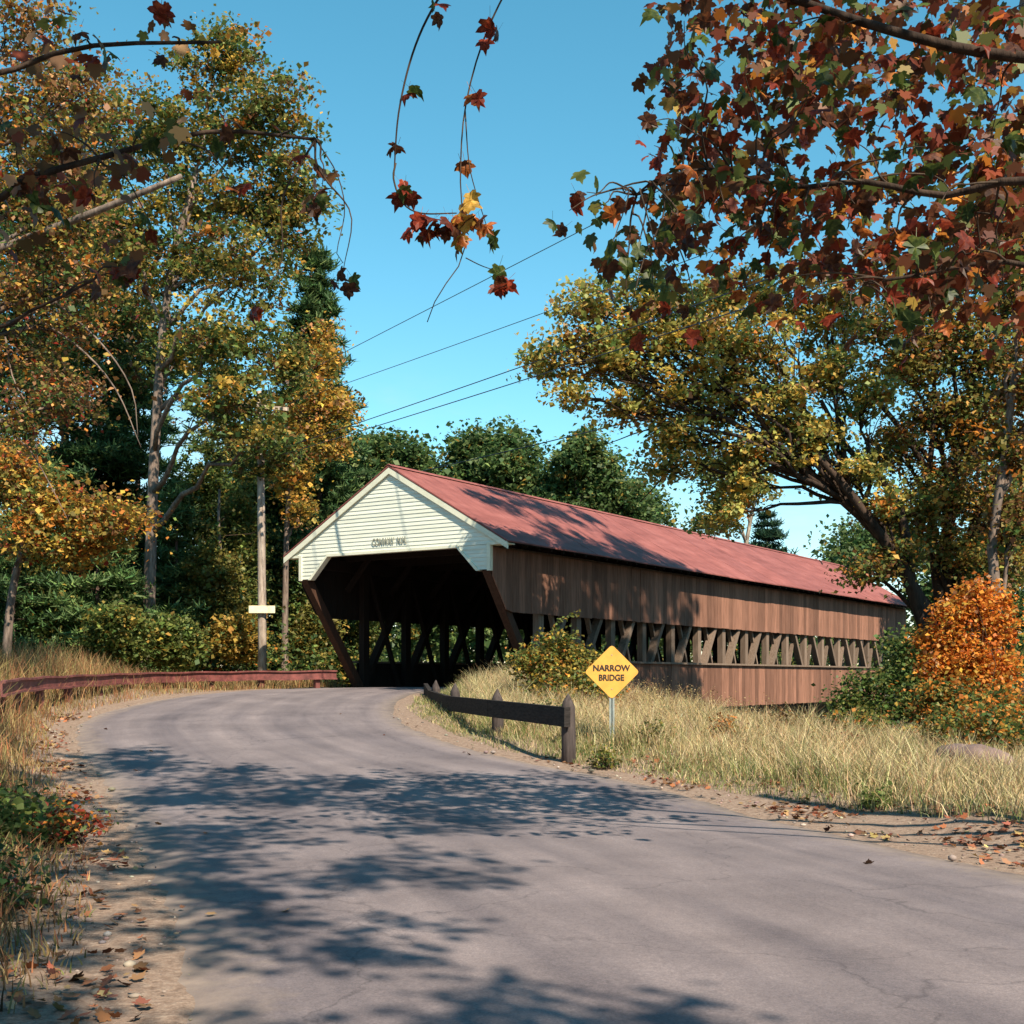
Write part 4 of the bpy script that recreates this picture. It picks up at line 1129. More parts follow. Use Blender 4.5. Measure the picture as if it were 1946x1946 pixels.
shrub('dark_alder', 'dark green shrub covering the right end of the lower siding', 1660, 31,
      ((1650, 1300, 55, 22, 0), (1720, 1290, 50, 36, .3), (1610, 1335, 45, 22, -.2), (1690, 1345, 70, 36, 0), (1760, 1330, 45, 40, 0), (1640, 1370, 60, 26, -.5), (1725, 1240, 38, 30, .5)), 7500, .105, [(3, G_MD), (2.4, G_DK), (1.5, G_LT), (1, OLV)], .2)
shrub('bank_shrub', 'green yellow shrub filling the gap past the bridge end', 1730, 40,
      ((1720, 1240, 45, 45, 0), (1770, 1270, 40, 50, 0), (1700, 1290, 50, 35, 0)), 3000, .15, [(3, G_MD), (2, G_LT), (1, OLV)], .25)
shrub('wild_vine', 'heap of yellow green vine leaves left of the warning sign', 1075, 29.5,
      ((1080, 1300, 75, 30, 0), (1130, 1310, 50, 28, -.3), (1040, 1260, 55, 30, .3), (1090, 1250, 50, 28, .4), (1000, 1265, 35, 26, .4), (1060, 1220, 36, 18, .5), (1060, 1330, 70, 20, -.4)), 7500, .10, [(3, OLV), (2, G_LT), (1.5, G_MD), (1.5, GOLD), (.8, YEL), (.6, ORG)], .17)
# vine shoot
sp_ = spline(np.array([at(1050, 1215, 29.3), at(1058, 1185, 29.3), at(1080, 1172, 29.2), at(1102, 1166, 29.2)]), 14)
vs_ = empty('vine_shoot', tuple(sp_[0])); tag(vs_, 'single arching leafy vine shoot above the vine heap', 'plant')
ob = MB().tube(sp_, np.linspace(.012, .004, 14), 4).build('stem', M['twig'], vs_, True, False); ob.matrix_parent_inverse = Matrix.Translation(tuple(-sp_[0]))
lp = np.repeat(sp_, 4, 0) + rng.normal(0, .04, (56, 3))
ob = scatter('leaves', lp, .11 * rng.uniform(.6, 1.2, 56), palette(56, [(2, G_LT), (1, YEL), (1, OLV)]), M['leaf'], vs_); ob.matrix_parent_inverse = Matrix.Translation(tuple(-sp_[0]))
# left corner shrubs
LC = 'low plants in the lower left corner'
def gshrub(name, label, x, y, r, h, n, size, pal, group):
    bb = np.array([x, y, gz(x, y)])
    u = 973 + F * x / y; 
    t_ = empty(name, tuple(bb)); inv = Matrix.Translation(tuple(-bb)); tag(t_, label, 'shrub', group)
    ncl = max(6, n // 14)
    cc = bb + [0, 0, h * .5] + ellip(ncl, .6) * np.array([r, r, h * .5])
    mb = MB()
    for q in cc[:30]:
        mb.tube(bez(bb + [rng.normal(0, .1), rng.normal(0, .1), -.05], q, 5, .03, .03), np.linspace(.012, .004, 5), 4, False)
    ids = rng.integers(0, ncl, n)
    P = cc[ids] + rng.normal(0, .085, (n, 3))
    P = P[P[:, 2] > ground(P[:, 0], P[:, 1]) + .02]
    ob = mb.build('stems', M['twig'], t_, True, False); ob.matrix_parent_inverse = inv
    ob = scatter('foliage', P, size * rng.uniform(.6, 1.3, len(P)), palette(len(P), pal, .2), M['leaf'], t_); ob.matrix_parent_inverse = inv
gshrub('green_bramble', 'green bramble in the lower left corner beside brown weeds', -5.35, 13.2, .75, .62, 1500, .075, [(3, G_MD), (2, G_LT), (1, OLV), (.5, RED)], LC)
gshrub('red_bramble', 'reddish bramble with green leaves at the left road edge', -4.55, 12.9, .45, .36, 900, .06, [(2, RED), (2, ORG), (2, G_MD), (1, BRN)], LC)
gshrub('leafy_seedling', 'small bright green leafy plant low at the left edge', -4.95, 12.3, .5, .6, 500, .10, [(3, G_LT), (2, G_MD)], LC)
gshrub('corner_bush', 'dark leafy bush at the bottom left frame corner', -4.0, 9.0, .7, .55, 1600, .06, [(3, G_MD), (2, G_DK), (1, BRN), (.6, RED)], LC)

RB = 'shrubs on the right bank'
gshrub('verge_shrub', 'green shrub with orange leaves right behind the boulder', 7.6, 20.6, 1.0, 1.0, 2600, .085, [(3, G_MD), (2, OLV), (1.6, ORG), (1, GOLD), (1, G_DK)], RB)
gshrub('verge_shrub', 'orange tipped green shrub at the right edge above the boulder', 8.7, 22.2, 1.1, 1.5, 2800, .09, [(2, G_MD), (2, ORG), (1.6, ORB), (1, GOLD), (1, G_DK)], RB)
gshrub('verge_shrub', 'low olive shrub in the grass left of the boulder', 6.3, 23.2, .8, .7, 1800, .08, [(3, OLV), (2, G_MD), (.6, ORG)], RB)
WP = 'weeds in the dry grass'
for lab, x_, y_, r_, h_, pl in (('green weed clump beside the steel sign post', 2.5, 22.3, .3, .4, [(2, G_MD), (2, OLV)]), ('rusty weed clump right of the sign', 3.9, 23.4, .35, .5, [(2, BRN), (2, ORG), (1, OLV)]),
    ('brown weed clump before the lower siding', 5.2, 23.8, .3, .6, [(3, BRN), (1, OLV)]), ('small green weed at the grass edge on the shoulder', 4.6, 16.0, .16, .14, [(3, G_LT), (1, G_MD)]), ('leafy olive weed in front of the fence end post', 1.5, 20.6, .25, .3, [(2, OLV), (2, G_MD)]),
    ('reddish weed clump near the low olive shrub', 5.6, 21.3, .32, .4, [(2, RED), (2, BRN), (1, G_MD)]), ('dark green weed clump behind the timber rail', .7, 25.5, .35, .5, [(2, G_MD), (1, G_DK), (1, OLV)])):
    gshrub('weed_clump', lab, x_, y_, r_, h_, 420, .06, pl, WP)
# a far wood closing the horizon all round
P = []
for k in range(700):
    a_ = rng.uniform(0, 2 * math.pi); rr = rng.uniform(115, 210)
    c = np.array([math.sin(a_) * rr, 30 + math.cos(a_) * rr, 0])
    h = rng.uniform(8, 12) * rr / 150
    P.append(c + [0, 0, 1.3 + h * .5] + ellip(130, .5) * [5.5, 5.5, h * .55])
P = np.vstack(P)
tag(scatter('distant_wood', P, rng.uniform(.9, 1.8, len(P)), palette(len(P), [(3, G_MD), (3, G_DK), (1, G_LT), (.5, OLV)], .3), M['leaf']), 'far green wood closing the horizon behind the river', 'wood', kind='stuff')
P = []  # unseen ring of trees, added to keep sky fill out of the shadows
for k in range(240):
    a_ = rng.uniform(R(34), R(326)); rr = rng.uniform(38, 62)
    c = np.array([math.sin(a_) * rr, 18 + math.cos(a_) * rr, 0])
    if c[1] > 20 and abs(c[0]) < .46 * c[1] + 7: continue
    if seg_dist(c[:1], c[1:2], np.array([(3.4, -8), (5, -80)]))[0] < 7: continue
    h = rng.uniform(10, 15)
    P.append(c + [0, 0, h * .5] + ellip(130, .5) * [4.2, 4.2, h * .5])
P = np.vstack(P)
tag(scatter('sky_block_wood', P, rng.uniform(.6, 1.3, len(P)), palette(len(P), [(3, G_MD), (2, G_DK), (1, OLV), (1, GOLD), (.6, ORG)], .3), M['leaf']), 'unseen mixed autumn wood added around and behind the viewpoint to cut sky light', 'wood', kind='stuff')
# low dense growth under the left wood
P = []
for k in range(170):
    x_ = rng.uniform(-34, -6.5); y_ = rng.uniform(46, 80)
    lx_, s_ = tolocal(x_, y_)
    if lx_ > -5 or (x_ > -9.6 and y_ < 46): continue
    g0 = gz(x_, y_)
    P.append(np.array([x_, y_, g0 + .9]) + ellip(170, .6) * [1.7, 1.7, rng.uniform(1.0, 2.2)])
for k in range(260):
    lx_, s_ = (rng.uniform(-22, -4.8), rng.uniform(4, 34)) if k < 90 else (rng.uniform(-30, 14), rng.uniform(42, 60))
    if k >= 90 and abs(lx_) < 4.2: continue
    w_ = toworld(lx_, s_); g0 = gz(w_[0], w_[1])
    hh = rng.uniform(1.2, 2.4)
    P.append(np.array([w_[0], w_[1], g0 + hh * .7]) + ellip(170, .6) * [1.8, 1.8, hh])
P = np.vstack(P)
tag(scatter('undergrowth', P, rng.uniform(.12, .24, len(P)), palette(len(P), [(3, G_MD), (3, G_DK), (1.2, G_LT), (1, OLV), (.3, ORG)], .25), M['leaf']), 'tangled green undergrowth filling the floor of the left wood', 'undergrowth', kind='stuff')

# ------------------------------------------------------------------ grass, weeds, litter
def grass(name, label, X, Y, H, cols, wid=.012, lean=.32, kind='stuff', hd=0.0):
    n = len(X); Z = ground(X, Y)
    yaw = rng.uniform(0, 2 * math.pi, n); ln = np.abs(rng.normal(lean, .2, n))
    d = np.stack([np.cos(yaw), np.sin(yaw)], 1)
    fa = rng.uniform(0, 2 * math.pi, n); sd = np.stack([np.cos(fa), np.sin(fa), np.zeros(n)], 1)
    V = np.zeros((n, 6, 3))
    W = wid * rng.uniform(.7, 1.4, n)
    for k, (f, wf) in enumerate(((0, 1), (.55, .8), (1, .25))):
        c = np.stack([X + d[:, 0] * H * ln * f ** 2, Y + d[:, 1] * H * ln * f ** 2, Z - .02 + H * f * (1 - .25 * ln * f)], 1)
        V[:, 2 * k] = c - sd * (W * wf)[:, None]; V[:, 2 * k + 1] = c + sd * (W * wf)[:, None]
    Q = np.array([(0, 1, 3, 2), (2, 3, 5, 4)])
    Q = (np.arange(n)[:, None, None] * 6 + Q[None]).reshape(-1, 4)
    o = link(name, np_mesh(name, V.reshape(-1, 3), Q, np.repeat(cols, 2, 0)), M['grassm'])
    tag(o, label, 'grass', kind=kind)
STRAW = [(4, (.62, .50, .29)), (3, (.50, .39, .22)), (1.6, (.35, .28, .14)), (1.3, (.19, .20, .08)), (1.4, (.34, .20, .11))]
# right verge
n = 330000
X = rng.uniform(-2.8, 12.5, n); Y = rng.uniform(12.5, 37, n)
d_, lf_ = road_d(X, Y); lx_, s_ = tolocal(X, Y)
patch = .5 + .5 * np.sin(X * 1.1 + 2 * np.sin(Y * .7)) * np.sin(Y * .9 + X * .3)
edge = .18 + 1.15 * smooth((19 - Y) / 5) + .3 * patch
ok = (~lf_) & (d_ > edge) & (s_ < 3.0) & ((lx_ > 4.0) | (s_ < -.2)) & (rng.random(n) < (.35 + .65 * patch)) & (d_ < 9)
ok &= rng.random(n) < np.clip(Y / 24, .5, 1)
X, Y, d_, patch = X[ok], Y[ok], d_[ok], patch[ok]
tuf = .6 + .7 * (np.sin(X * 5.3 + 3 * np.sin(Y * 2.1)) * np.sin(Y * 4.7 + 2 * np.sin(X * 1.9)) * .5 + .5)
Hh = (.10 + .50 * smooth((d_ - .3) / 2.0) * (.55 + .5 * patch)) * tuf * rng.uniform(.45, 1.15, len(X))
Hh *= 1 + .25 * smooth((Y - 27) / 4) * (X < 1)
pal_ = palette(len(X), STRAW, .2)
grn = (rng.random(len(X)) < .55 * (1 - smooth((d_ - .8) / 1.6))) 
pal_[grn] = palette(int(grn.sum()), [(2, (.13, .17, .05)), (1, (.22, .23, .08))], .2)
grass('dry_grass', 'tall straw coloured grass on the right verge below the bridge', X, Y, Hh, pal_, .0048, .5)
# seed-headed stalks standing out of the grass
n = 9000
X = rng.uniform(1, 11.5, n); Y = rng.uniform(19, 31, n); d_, lf_ = road_d(X, Y); lx_, s_ = tolocal(X, Y)
ok = (~lf_) & (d_ > 1.5) & (s_ < 1) & (s_ > -14) & (rng.random(n) < .15 + .55 * smooth((s_ + 8) / 6))
X, Y = X[ok], Y[ok]
Hs = rng.uniform(.35, .72, len(X))
cs_ = palette(len(X), [(3, (.46, .31, .15)), (2, (.36, .21, .10)), (2, (.60, .46, .24))], .2)
grass('seed_stalks', 'taller brown seed stalks standing out of the dry grass', X, Y, Hs, cs_, .0042, .35)
hp = np.stack([X, Y, ground(X, Y) + Hs * .9], 1)
hp = np.repeat(hp, 5, 0) + rng.normal(0, .025, (len(X) * 5, 3)) * [1, 1, 2.4]
tag(scatter('seed_heads', hp, rng.uniform(.015, .04, len(hp)), np.repeat(cs_, 5, 0) * .7, M['grassm']), 'brown seed heads on the tall stalks of the right verge', 'seed heads', kind='stuff')
# left verge
n = 120000
X = rng.uniform(-16, -2.5, n); Y = rng.uniform(6, 43, n)
d_, lf_ = road_d(X, Y); lx_, s_ = tolocal(X, Y)
dr_ = seg_dist(X, Y, rp[::4])
ok = lf_ & (d_ > .35) & (d_ < 6) & ((lx_ < -4.1) | (s_ < -1)) & (rng.random(n) < .8)
X, Y, d_ = X[ok], Y[ok], d_[ok]
Hh = (.12 + .50 * smooth((d_ - .4) / 1.0)) * rng.uniform(.5, 1.2, len(X)) * (.8 + .75 * smooth((Y - 21) / 3) * (1 - smooth((Y - 32) / 4)))
grass('verge_weeds', 'brown and straw weeds along the left road edge under the rail', X, Y, Hh, palette(len(X), [(3, (.36, .26, .12)), (2.2, (.27, .145, .07)), (1.4, (.34, .14, .07)), (1.3, (.16, .15, .05)), (.9, (.09, .055, .03))], .25), .006, .4)
HALF = [(0, 0), (.10, -.03), (.26, -.08), (.44, .04), (.38, .16), (.52, .24), (.64, .42), (.47, .47), (.30, .46), (.32, .62), (.24, .72), (.13, .74), (0, 1.0)]
OUT = np.array([(x, y) for x, y in HALF] + [(-x, y) for x, y in HALF[-2:0:-1]])
LEAFN = np.array([(x, y, -.35 * ((x * x) + (y - .42) ** 2) + .15 * abs(x)) for x, y in OUT])
# fallen leaves
LEAF5 = np.array([(0, 0, 0), (.45, .25, .05), (.25, .5, .02), (.38, .85, .06), (0, .75, .0), (-.38, .85, .05), (-.25, .5, .02), (-.45, .25, .06)])
n = 60000
X = rng.uniform(-10.5, 11, n); Y = rng.uniform(6, 30, n) 
d_, lf_ = road_d(X, Y)
prob = np.where(d_ > 0, np.where(lf_, .75 * (1 - smooth((d_ - .3) / 1.6)), .9 * (1 - smooth((d_ - 1.4) / 1.5)) * smooth((22.5 - Y) / 6 + .25)), .03 * np.exp(d_ * 2.2))
prob *= np.clip(.35 + .9 * np.sin(X * 2.1 + Y) * np.sin(Y * 1.7 - X), .05, 1)
ok = rng.random(n) < prob
X, Y = X[ok], Y[ok]; d_ = d_[ok]
Z = np.where(d_ > -.1, ground(X, Y, True) + .022, DECK * smooth((Y - 14) / 26) + .022 + .05 * (1 - (1 - 2 * np.clip(-d_ / 8, 0, .5)) ** 2))
P = np.stack([X, Y, Z], 1)
tag(scatter('fallen_leaves', P, rng.uniform(.035, .10, len(P)), palette(len(P), [(3, (.27, .10, .05)), (3, (.19, .07, .04)), (2, (.30, .17, .085)), (.6, (.42, .28, .12)), (3, (.13, .065, .035))], .3), M['litter'], None, LEAFN * [1, 1, -1], (0, .3), .35), 'fallen red and brown leaves strewn along both road shoulders', 'leaves', kind='stuff')
# gravel on the shoulders
def pebble():
    bm = bmesh.new(); bmesh.ops.create_icosphere(bm, subdivisions=1, radius=1)
    me_ = bpy.data.meshes.new('pebble'); bm.to_mesh(me_); bm.free()
    v = np.array([q.co[:] for q in me_.vertices]); f = np.array([p.vertices[:] for p in me_.polygons]); bpy.data.meshes.remove(me_)
    return v, f
pv, pf = pebble()
n = 9000
X = rng.uniform(-10.5, 11, n); Y = rng.uniform(5, 32, n); d_, lf_ = road_d(X, Y)
ok = (d_ > -.25) & (d_ < np.where(lf_, 1.1, 1.9)) & (rng.random(n) < np.clip(16 / Y, 0, 1))
X, Y, d_ = X[ok], Y[ok], d_[ok]; n = len(X)
sz = np.exp(rng.normal(-4.3, .5, n))
Z = np.where(d_ > 0, ground(X, Y, True), DECK * smooth((Y - 14) / 26) + .02)
Vp = pv[None] * np.stack([sz * rng.uniform(.8, 1.4, n), sz * rng.uniform(.8, 1.4, n), sz * rng.uniform(.4, .8, n)], 1)[:, None, :] + np.stack([X, Y, Z + sz * .25], 1)[:, None, :]
Fp = (np.arange(n)[:, None, None] * len(pv) + pf[None]).reshape(-1, 3)
cl_ = palette(n, [(3, (.25, .19, .16)), (2, (.33, .27, .23)), (1, (.16, .13, .12))], .2)
tag(link('gravel', np_mesh('gravel', Vp.reshape(-1, 3), Fp, np.repeat(cl_, len(pf), 0)), M['litter']), 'loose gravel scattered along the road shoulders', 'gravel', kind='stuff')
# boulder and stones on the right 
def boulder(label, x, y, r, sq, seed):
    bm = bmesh.new(); bmesh.ops.create_icosphere(bm, subdivisions=4, radius=1)
    rs = np.random.default_rng(seed); ph = rs.uniform(0, 6, 12)
    for q in bm.verts:
        c = q.co
        k = 1 + .16 * math.sin(2.1 * c.x + ph[0]) * math.cos(2.6 * c.y + ph[1]) + .09 * math.sin(5.1 * c.z + ph[2] + 2 * c.x) + .05 * math.sin(9 * c.x + ph[3]) * math.sin(8 * c.y + ph[4]) + .02 * math.sin(23 * c.y + ph[5]) * math.sin(19 * c.z + ph[6])
        q.co = Vector((c.x * k, c.y * k * .8, max(-.5, c.z * k * sq))) * r
    me_ = bpy.data.meshes.new('boulder'); bm.to_mesh(me_); bm.free()
    o_ = link('boulder', me_, M['rock'], None, True); o_.location = (x, y, gz(x, y) + r * sq * .35); tag(o_, label, 'rock')
boulder('large pinkish boulder half hidden in grass at the right edge', 6.7, 18.6, .55, .62, 3)
boulder('smaller stone beside the large boulder under the dark shrub', 7.7, 18.2, .36, .6, 5)
boulder('small pale stone in the dry grass below the lower siding', 4.55, 25.2, .22, .6, 9)

# ------------------------------------------------------------------ foreground maple overhead
def maple_leaf(curl, fold):
    pts = [(x, y) for x, y in HALF] + [(-x, y) for x, y in HALF[-2:0:-1]]
    mid = (0, .42)
    vs = [(mid[0], mid[1], 0)]
    for x, y in pts:
        r_ = math.hypot(x, y - .42)
        vs.append((x, y, -curl * r_ * r_ + fold * abs(x)))
    fs = [(0, i + 1, (i + 1) % len(pts) + 1) for i in range(len(pts))]
    # petiole
    n0 = len(vs)
    vs += [(-.012, 0, 0), (.012, 0, 0), (.01, -.55, .10), (-.01, -.55, .10)]
    fs.append((n0, n0 + 1, n0 + 2, n0 + 3))
    me_ = bpy.data.meshes.new('maple_leaf'); me_.from_pydata(vs, [], fs); me_.update()
    return me_
def leafcol(name, c0, c1):
    m, nt, b = mat_new(name)
    f = noise(nt, 3.5, 4, mapping(nt)); oi = nd(nt, 'ShaderNodeObjectInfo')
    c = ramp(nt, f, [(.32, tuple(x * .55 for x in c0)), (.48, c0), (.66, c1)])
    g = ramp(nt, oi.outputs['Random'], [(0, (.55, .6, .55)), (1, (1.35, 1.25, 1.1))])
    cc = mul(nt, c, g)
    nt.links.new(cc, b.inputs['Base Color']); b.inputs['Roughness'].default_value = .45; b.inputs['Specular IOR Level'].default_value = .3
    t_ = nd(nt, 'ShaderNodeBsdfTranslucent'); nt.links.new(cc, t_.inputs[0])
    mx = nd(nt, 'ShaderNodeMixShader'); mx.inputs[0].default_value = .45
    nt.links.new(b.outputs[0], mx.inputs[1]); nt.links.new(t_.outputs[0], mx.inputs[2]); nt.links.new(mx.outputs[0], nt.nodes['Material Output'].inputs[0])
    return m
LM = {'red': leafcol('leaf_red', (.20, .028, .014), (.36, .065, .025)), 'orange': leafcol('leaf_orange', (.42, .11, .025), (.60, .24, .06)),
      'green': leafcol('leaf_green', (.045, .075, .02), (.13, .15, .035)), 'brown': leafcol('leaf_brown', (.09, .03, .016), (.20, .075, .03)), 'yellow': leafcol('leaf_yellow', (.55, .33, .06), (.68, .46, .14))}
LMESH = {}
for k_, m_ in LM.items():
    LMESH[k_] = []
    for cu_, fo_ in ((.5, .25), (.9, .5), (.3, -.25), (1.2, .15)):
        me_ = maple_leaf(cu_, fo_); me_.materials.append(m_); LMESH[k_].append(me_)

fm = empty('foreground_maple', (8.9, 8.6, gz(8.9, 8.6)))
tag(fm, 'overhanging maple with large red and orange leaves across the top', 'tree')
fl = empty('left_foreground_maple', (-7.6, 6.0, gz(-7.6, 6.0)))
tag(fl, 'second overhanging maple with sparse brown leaves at the top left', 'tree')
INV = {fm: Matrix.Translation(-fm.location), fl: Matrix.Translation(-fl.location)}
def addp(ob, par): ob.matrix_parent_inverse = INV[par]; return ob
def limb(par, pts, ra, rb, n=16, nm='limb', bark='bark_dark'):
    q = spline(np.array([np.asarray(p, float) for p in pts]), n)
    addp(MB().tube(q, np.linspace(ra, rb, n), 8).build(nm, M[bark], par, True, False), par)
    return q
limb(fm, [(8.9, 8.6, -.3), (8.9, 8.6, 2.5), (8.7, 8.8, 5.0), (8.3, 9.0, 7.5), (8.1, 9.2, 9.5)], .26, .10, 16, 'trunk', 'bark_grey')
limbs_r = [limb(fm, [(8.85, 8.7, 4.0), (6.8, 9.4, 5.0), at(1990, 345, 9.8), at(1800, 372, 10.2), at(1640, 345, 10.4), at(1500, 355, 10.6), at(1330, 320, 10.8), at(1210, 370, 10.8)], .075, .007, 40),
           limb(fm, [(8.7, 8.8, 5.0), (6.6, 9.6, 6.2), at(1950, 110, 10.4), at(1700, 60, 10.6), at(1480, -10, 11), at(1250, -70, 11), at(1050, -90, 10.8), at(880, -80, 10.6)], .08, .012, 40),
           limb(fm, [(8.85, 8.7, 3.2), (6.6, 9.4, 4.0), at(2020, 520, 9.8), at(1880, 500, 10), at(1760, 520, 10.2), at(1640, 540, 10.2)], .07, .010, 30),
           limb(fm, [at(880, -80, 10.6), at(800, 60, 10.5), at(760, 200, 10.4), at(748, 340, 10.4)], .012, .006, 24)]
limbs_l = [limb(fl, [(-7.6, 6.0, 3.2), at(-130, 420, 9.8), at(20, 350, 10.0), at(190, 300, 10.2), at(400, 250, 10.4), at(600, 265, 10.4)], .07, .012, 30),
           limb(fl, [(-7.6, 6.0, 2.8), at(-120, 640, 9.8), at(60, 590, 10.0), at(180, 530, 10.0)], .035, .01, 24),
           limb(fl, [(-7.55, 6, 4.2), at(-140, 160, 9.8), at(150, 90, 10.2), at(420, 80, 10.4)], .06, .012, 24)]
limb(fl, [(-7.6, 6.0, gz(-7.6, 6.0) - .3), (-7.6, 6.0, 2.5), (-7.5, 6.0, 5.5), (-7.2, 5.6, 9)], .2, .09, 14, 'trunk', 'bark_grey')
nleaf = 0
def cluster(par, u, v, Y0, n, kinds, spread=28, lim=None):
    """a bunch of big leaves hanging round a twig end"""
    global nleaf
    lims = np.vstack(limbs_r if par is fm else limbs_l)
    c = at(u, v, Y0)
    d = np.linalg.norm((lims - c) * [1, .6, 1] - [0, 0, .12], axis=1) + rng.normal(0, .18, len(lims)); k = int(np.argmin(d))
    q = lims[k]
    if d[k] < 3.2 and lim is None:
        tw = spline(bez(q, c, 5, .10, .035), 14)
        addp(MB().tube(tw, np.linspace(.011, .003, 14), 5, False).build('twig', M['twig'], par, True, False), par)
    for i in range(n):
        p = c + np.array([rng.normal(0, spread), rng.normal(0, spread * 1.4), rng.normal(-spread * .25, spread * .75)]) * Y0 / F
        kd = kinds[rng.integers(len(kinds))]
        o_ = bpy.data.objects.new('leaf', LMESH[kd][rng.integers(4)])
        COL.objects.link(o_); o_.parent = par; o_.matrix_parent_inverse = INV[par]
        s_ = rng.uniform(.11, .185)
        # leaves hang: the tip points down, the blade turned every way
        o_.rotation_euler = (rng.normal(-1.15, .45), rng.normal(0, .5), rng.uniform(0, 2 * math.pi))
        o_.location = p; o_.scale = (s_, s_, s_)
        nleaf += 1
KR = ['red', 'red', 'red', 'brown', 'brown', 'brown', 'orange', 'green', 'green']; KG = ['green', 'green', 'brown', 'green', 'red']; KB = ['brown', 'brown', 'red', 'green']; KO = ['orange', 'red', 'yellow', 'orange', 'brown']
for u, v, n, kd in ((1340, 385, 4, KR), (1400, 430, 6, KR), (1470, 430, 6, KR), (1440, 370, 5, KB), (1530, 460, 5, KR), (1560, 380, 4, KG), (1640, 400, 6, KB), (1700, 440, 6, KR), (1780, 400, 6, KR), (1860, 390, 6, KB), (1905, 460, 4, KR),
                    (1820, 470, 6, KB), (1740, 510, 6, KR), (1660, 520, 5, KR), (1690, 580, 5, KR), (1770, 590, 4, KR), (1850, 560, 4, KB), (1905, 560, 3, KR), (1440, 560, 6, KR), (1500, 590, 4, KR), (1455, 500, 5, KR), (1740, 640, 4, KR), (1620, 590, 2, KR),
                    (1195, 600, 1, ['red']), (1190, 575, 1, ['red']), (1325, 615, 1, ['red']), (1200, 500, 5, KG), (1165, 460, 4, KG), (1250, 480, 5, KG), (1290, 440, 5, KR), (1240, 540, 4, KB), (1300, 540, 4, KB), (1380, 520, 4, KR), (1130, 395, 2, KG), (1082, 400, 2, ['green', 'brown']), (1115, 365, 2, KG),
                    (1180, 360, 3, KO), (1250, 380, 4, KR), (1310, 350, 4, KR)):
    cluster(fm, u, v, rng.uniform(9.2, 11), n, kd)
for u, v, n, kd, sp in ((772, 352, 4, KB, 13), (805, 415, 8, KR, 15), (845, 425, 8, KR, 17), (870, 410, 5, KO, 14), (893, 385, 7, ['orange', 'yellow', 'yellow'], 15), (915, 415, 4, ['orange', 'yellow', 'brown'], 10), (932, 450, 3, KR, 9), (875, 455, 3, KO, 7), (950, 535, 6, ['brown', 'brown', 'red'], 12), (948, 505, 1, ['green'], 4), (775, 160, 2, KB, 8), (752, 270, 2, KB, 8), (893, 170, 2, KO, 8), (930, 55, 3, KR, 10), (878, 300, 2, KO, 8), (830, 20, 3, KB, 10)):
    cluster(fm, u, v, 10.4, n, kd, sp, True)
limb(fm, [at(1000, -90, 10.6), at(925, 60, 10.5), at(885, 200, 10.5), at(875, 330, 10.4), at(880, 420, 10.4), at(882, 485, 10.4), at(850, 535, 10.4), at(820, 585, 10.4), at(812, 612, 10.4)], .009, .004, 20, 'twig', 'twig')
limb(fm, [at(884, 210, 10.5), at(890, 300, 10.4), at(900, 350, 10.4), at(925, 430, 10.4), at(940, 470, 10.4)], .006, .003, 14, 'twig', 'twig')
limb(fm, [at(752, 310, 10.4), at(748, 340, 10.4), at(765, 385, 10.4), at(800, 405, 10.4), at(868, 405, 10.4)], .009, .005, 20, 'twig', 'twig')
limb(fm, [at(885, 490, 10.4), at(915, 505, 10.4), at(945, 515, 10.4)], .005, .003, 8, 'twig', 'twig')
for u, v, n, kd, sp in ((652, 515, 4, ['brown', 'green', 'brown'], 13), (612, 358, 5, KG, 20), (232, 520, 7, KB, 22), (262, 500, 4, KB, 16), (95, 360, 5, KB, 26), (55, 345, 4, KB, 20), (480, 588, 2, ['red'], 10), (285, 420, 3, KR, 18), (450, 350, 3, KR, 14), (180, 360, 3, KB, 18)):
    cluster(fl, u, v, 10.0, n, kd, sp)
limb(fl, [at(600, 265, 10.4), at(640, 330, 10.3), at(655, 400, 10.2), at(640, 480, 10.0), at(652, 500, 10.0)], .006, .003, 14, 'twig', 'twig')
# above the printed picture the same crown simply goes on
for u, v, n, kd in ((1500, 280, 5, KR), (1620, 270, 5, KR), (1760, 280, 5, KB), (1880, 270, 5, KR), (1380, 240, 4, KG), (1260, 270, 4, KR), (1700, 180, 5, KR), (1560, 160, 4, KG), (1850, 160, 5, KB), (1420, 110, 4, KR), (1760, 70, 4, KR), (1900, 60, 4, KR), (1590, 50, 3, KB), (1240, 230, 4, KR), (1300, 40, 4, KR), (1330, 180, 5, KR), (1500, 60, 5, KR)):
    cluster(fm, u, v, rng.uniform(9.5, 11.2), n, kd, 34)
for u, v, n, kd in ((100, 250, 4, KB), (260, 260, 3, KR), (420, 230, 3, KG), (560, 250, 2, KG), (150, 80, 4, KB), (330, 70, 3, KB)):
    cluster(fl, u, v, 10.0, n, kd, 30)
print('LEAVES', nleaf)
# the rest of the overhanging leaves, too many to count one by one
def leafmass(par, centres, per, sp, pal):
    P = []
    for u, v, Y0 in centres:
        P.append(at(u, v, Y0) + rng.normal(0, 1, (per, 3)) * np.array([sp, sp * 1.2, sp * .8]) * Y0 / F)
    P = np.vstack(P); n_ = len(P)
    ob = scatter('leaf_mass', P, rng.uniform(.09, .16, n_), palette(n_, pal, .25), M['leaf'], par, LEAFN, (-1.1, .5), .5)
    tag(addp(ob, par), kind='stuff')
cs = [(u, v, rng.uniform(10.6, 13)) for u, v in zip(rng.uniform(1270, 1960, 230), rng.uniform(-20, 670, 230)) if v < 430 + .38 * (u - 1300) * (u > 1550) + 90 * (u < 1550)]
leafmass(fm, cs, 14, 28, [(3.4, (.19, .042, .02)), (3, (.13, .052, .024)), (2.2, (.10, .12, .03)), (.7, ORG), (.5, GOLD)])
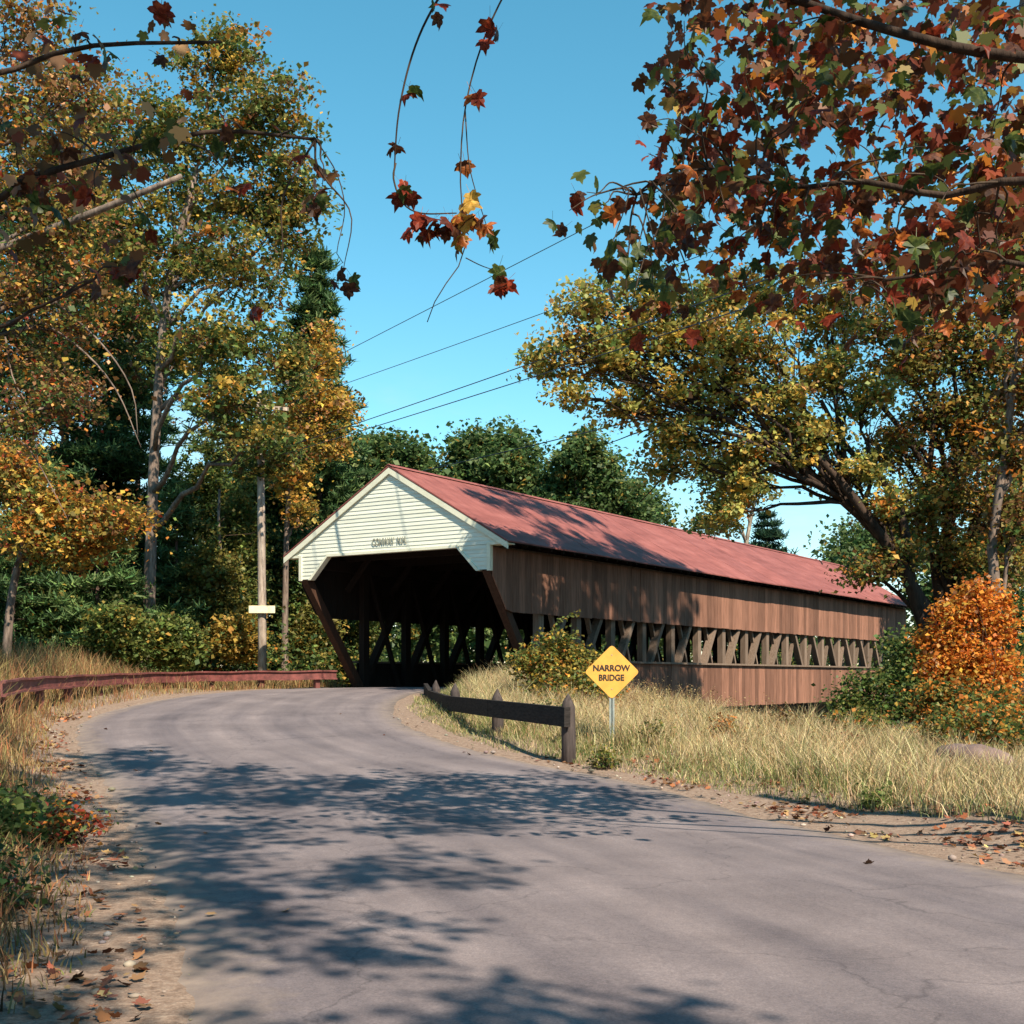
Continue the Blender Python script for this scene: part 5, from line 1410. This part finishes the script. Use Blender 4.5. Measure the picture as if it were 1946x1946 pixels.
leafmass(fm, [(u, v, rng.uniform(10.6, 12)) for u, v in ((1160, 470), (1230, 500), (1290, 470), (1250, 420), (1290, 370), (1210, 440), (1270, 540), (1190, 520), (1130, 400))], 7, 24, [(3, (.08, .11, .03)), (2, BRN), (1, OLV)])
leafmass(fl, [(u, v, rng.uniform(9.8, 11)) for u, v in ((60, 350), (120, 360), (40, 420), (160, 330), (230, 500), (40, 250), (150, 230), (60, 120), (200, 100), (300, 60), (100, 30), (600, 350), (340, 250), (240, 330))], 8, 28, [(3, BRN), (2, (.20, .045, .022)), (1.5, (.10, .12, .03)), (1, PNK)])
# the high crown over the road behind the camera, which throws the dappled shade
cm = empty('roadside_maple', (-3.6, -4.5, gz(-3.6, -4.5)))
tag(cm, 'large maple behind the viewpoint that throws dappled shade on the road', 'tree')
INV[cm] = Matrix.Translation(-cm.location)
limb(cm, [(-3.6, -4.5, -.3), (-3.5, -4.4, 3), (-3.0, -3.8, 6.5), (-2.0, -2.2, 10.5)], .38, .18, 16, 'trunk', 'bark_grey')
bl = []
while len(bl) < 150:
    sx_ = rng.uniform(-13, 1.2); sy_ = rng.uniform(3, 26)      # where the shade falls
    if sy_ > min(23.4, 23.2 - .95 * (sx_ + 6.8)) or sx_ > -.5 + max(0, 11 - sy_) * .3: continue
    z_ = rng.uniform(9.6, 12.4)
    for _ in range(4): z_ = max(z_, 1.7 + .62 * max(0, sy_ - .866 * z_) + 1.6)
    bl.append((np.array([sx_ + .5 * z_, sy_ - .866 * z_, z_]), np.array([.9, .9, .4])))
P = []
for c, r in bl:
    cc = c + ellip(9, .5) * r
    P.append(cc[rng.integers(0, 9, 190)] + rng.normal(0, .19, (190, 3)) * [1, 1, .5])
P = np.vstack(P)
P = P[(P[:, 2] - EYE) > .575 * np.maximum(P[:, 1], 0) + .4]
tw = MB()
for c, r in bl[::2]:
    tw.tube(bez((-2.0, -2.2, 10.4), c, 7, .03, .04), np.linspace(.05, .012, 7), 4, False)
tag(addp(tw.build('branches', M['bark_dark'], cm, True, False), cm), kind='stuff')
addp(scatter('crown', P, .17 * rng.uniform(.7, 1.2, len(P)), palette(len(P), [(3, RED), (2, ORG), (2, G_MD)], .2), M['leaf'], cm, LEAF5), cm)
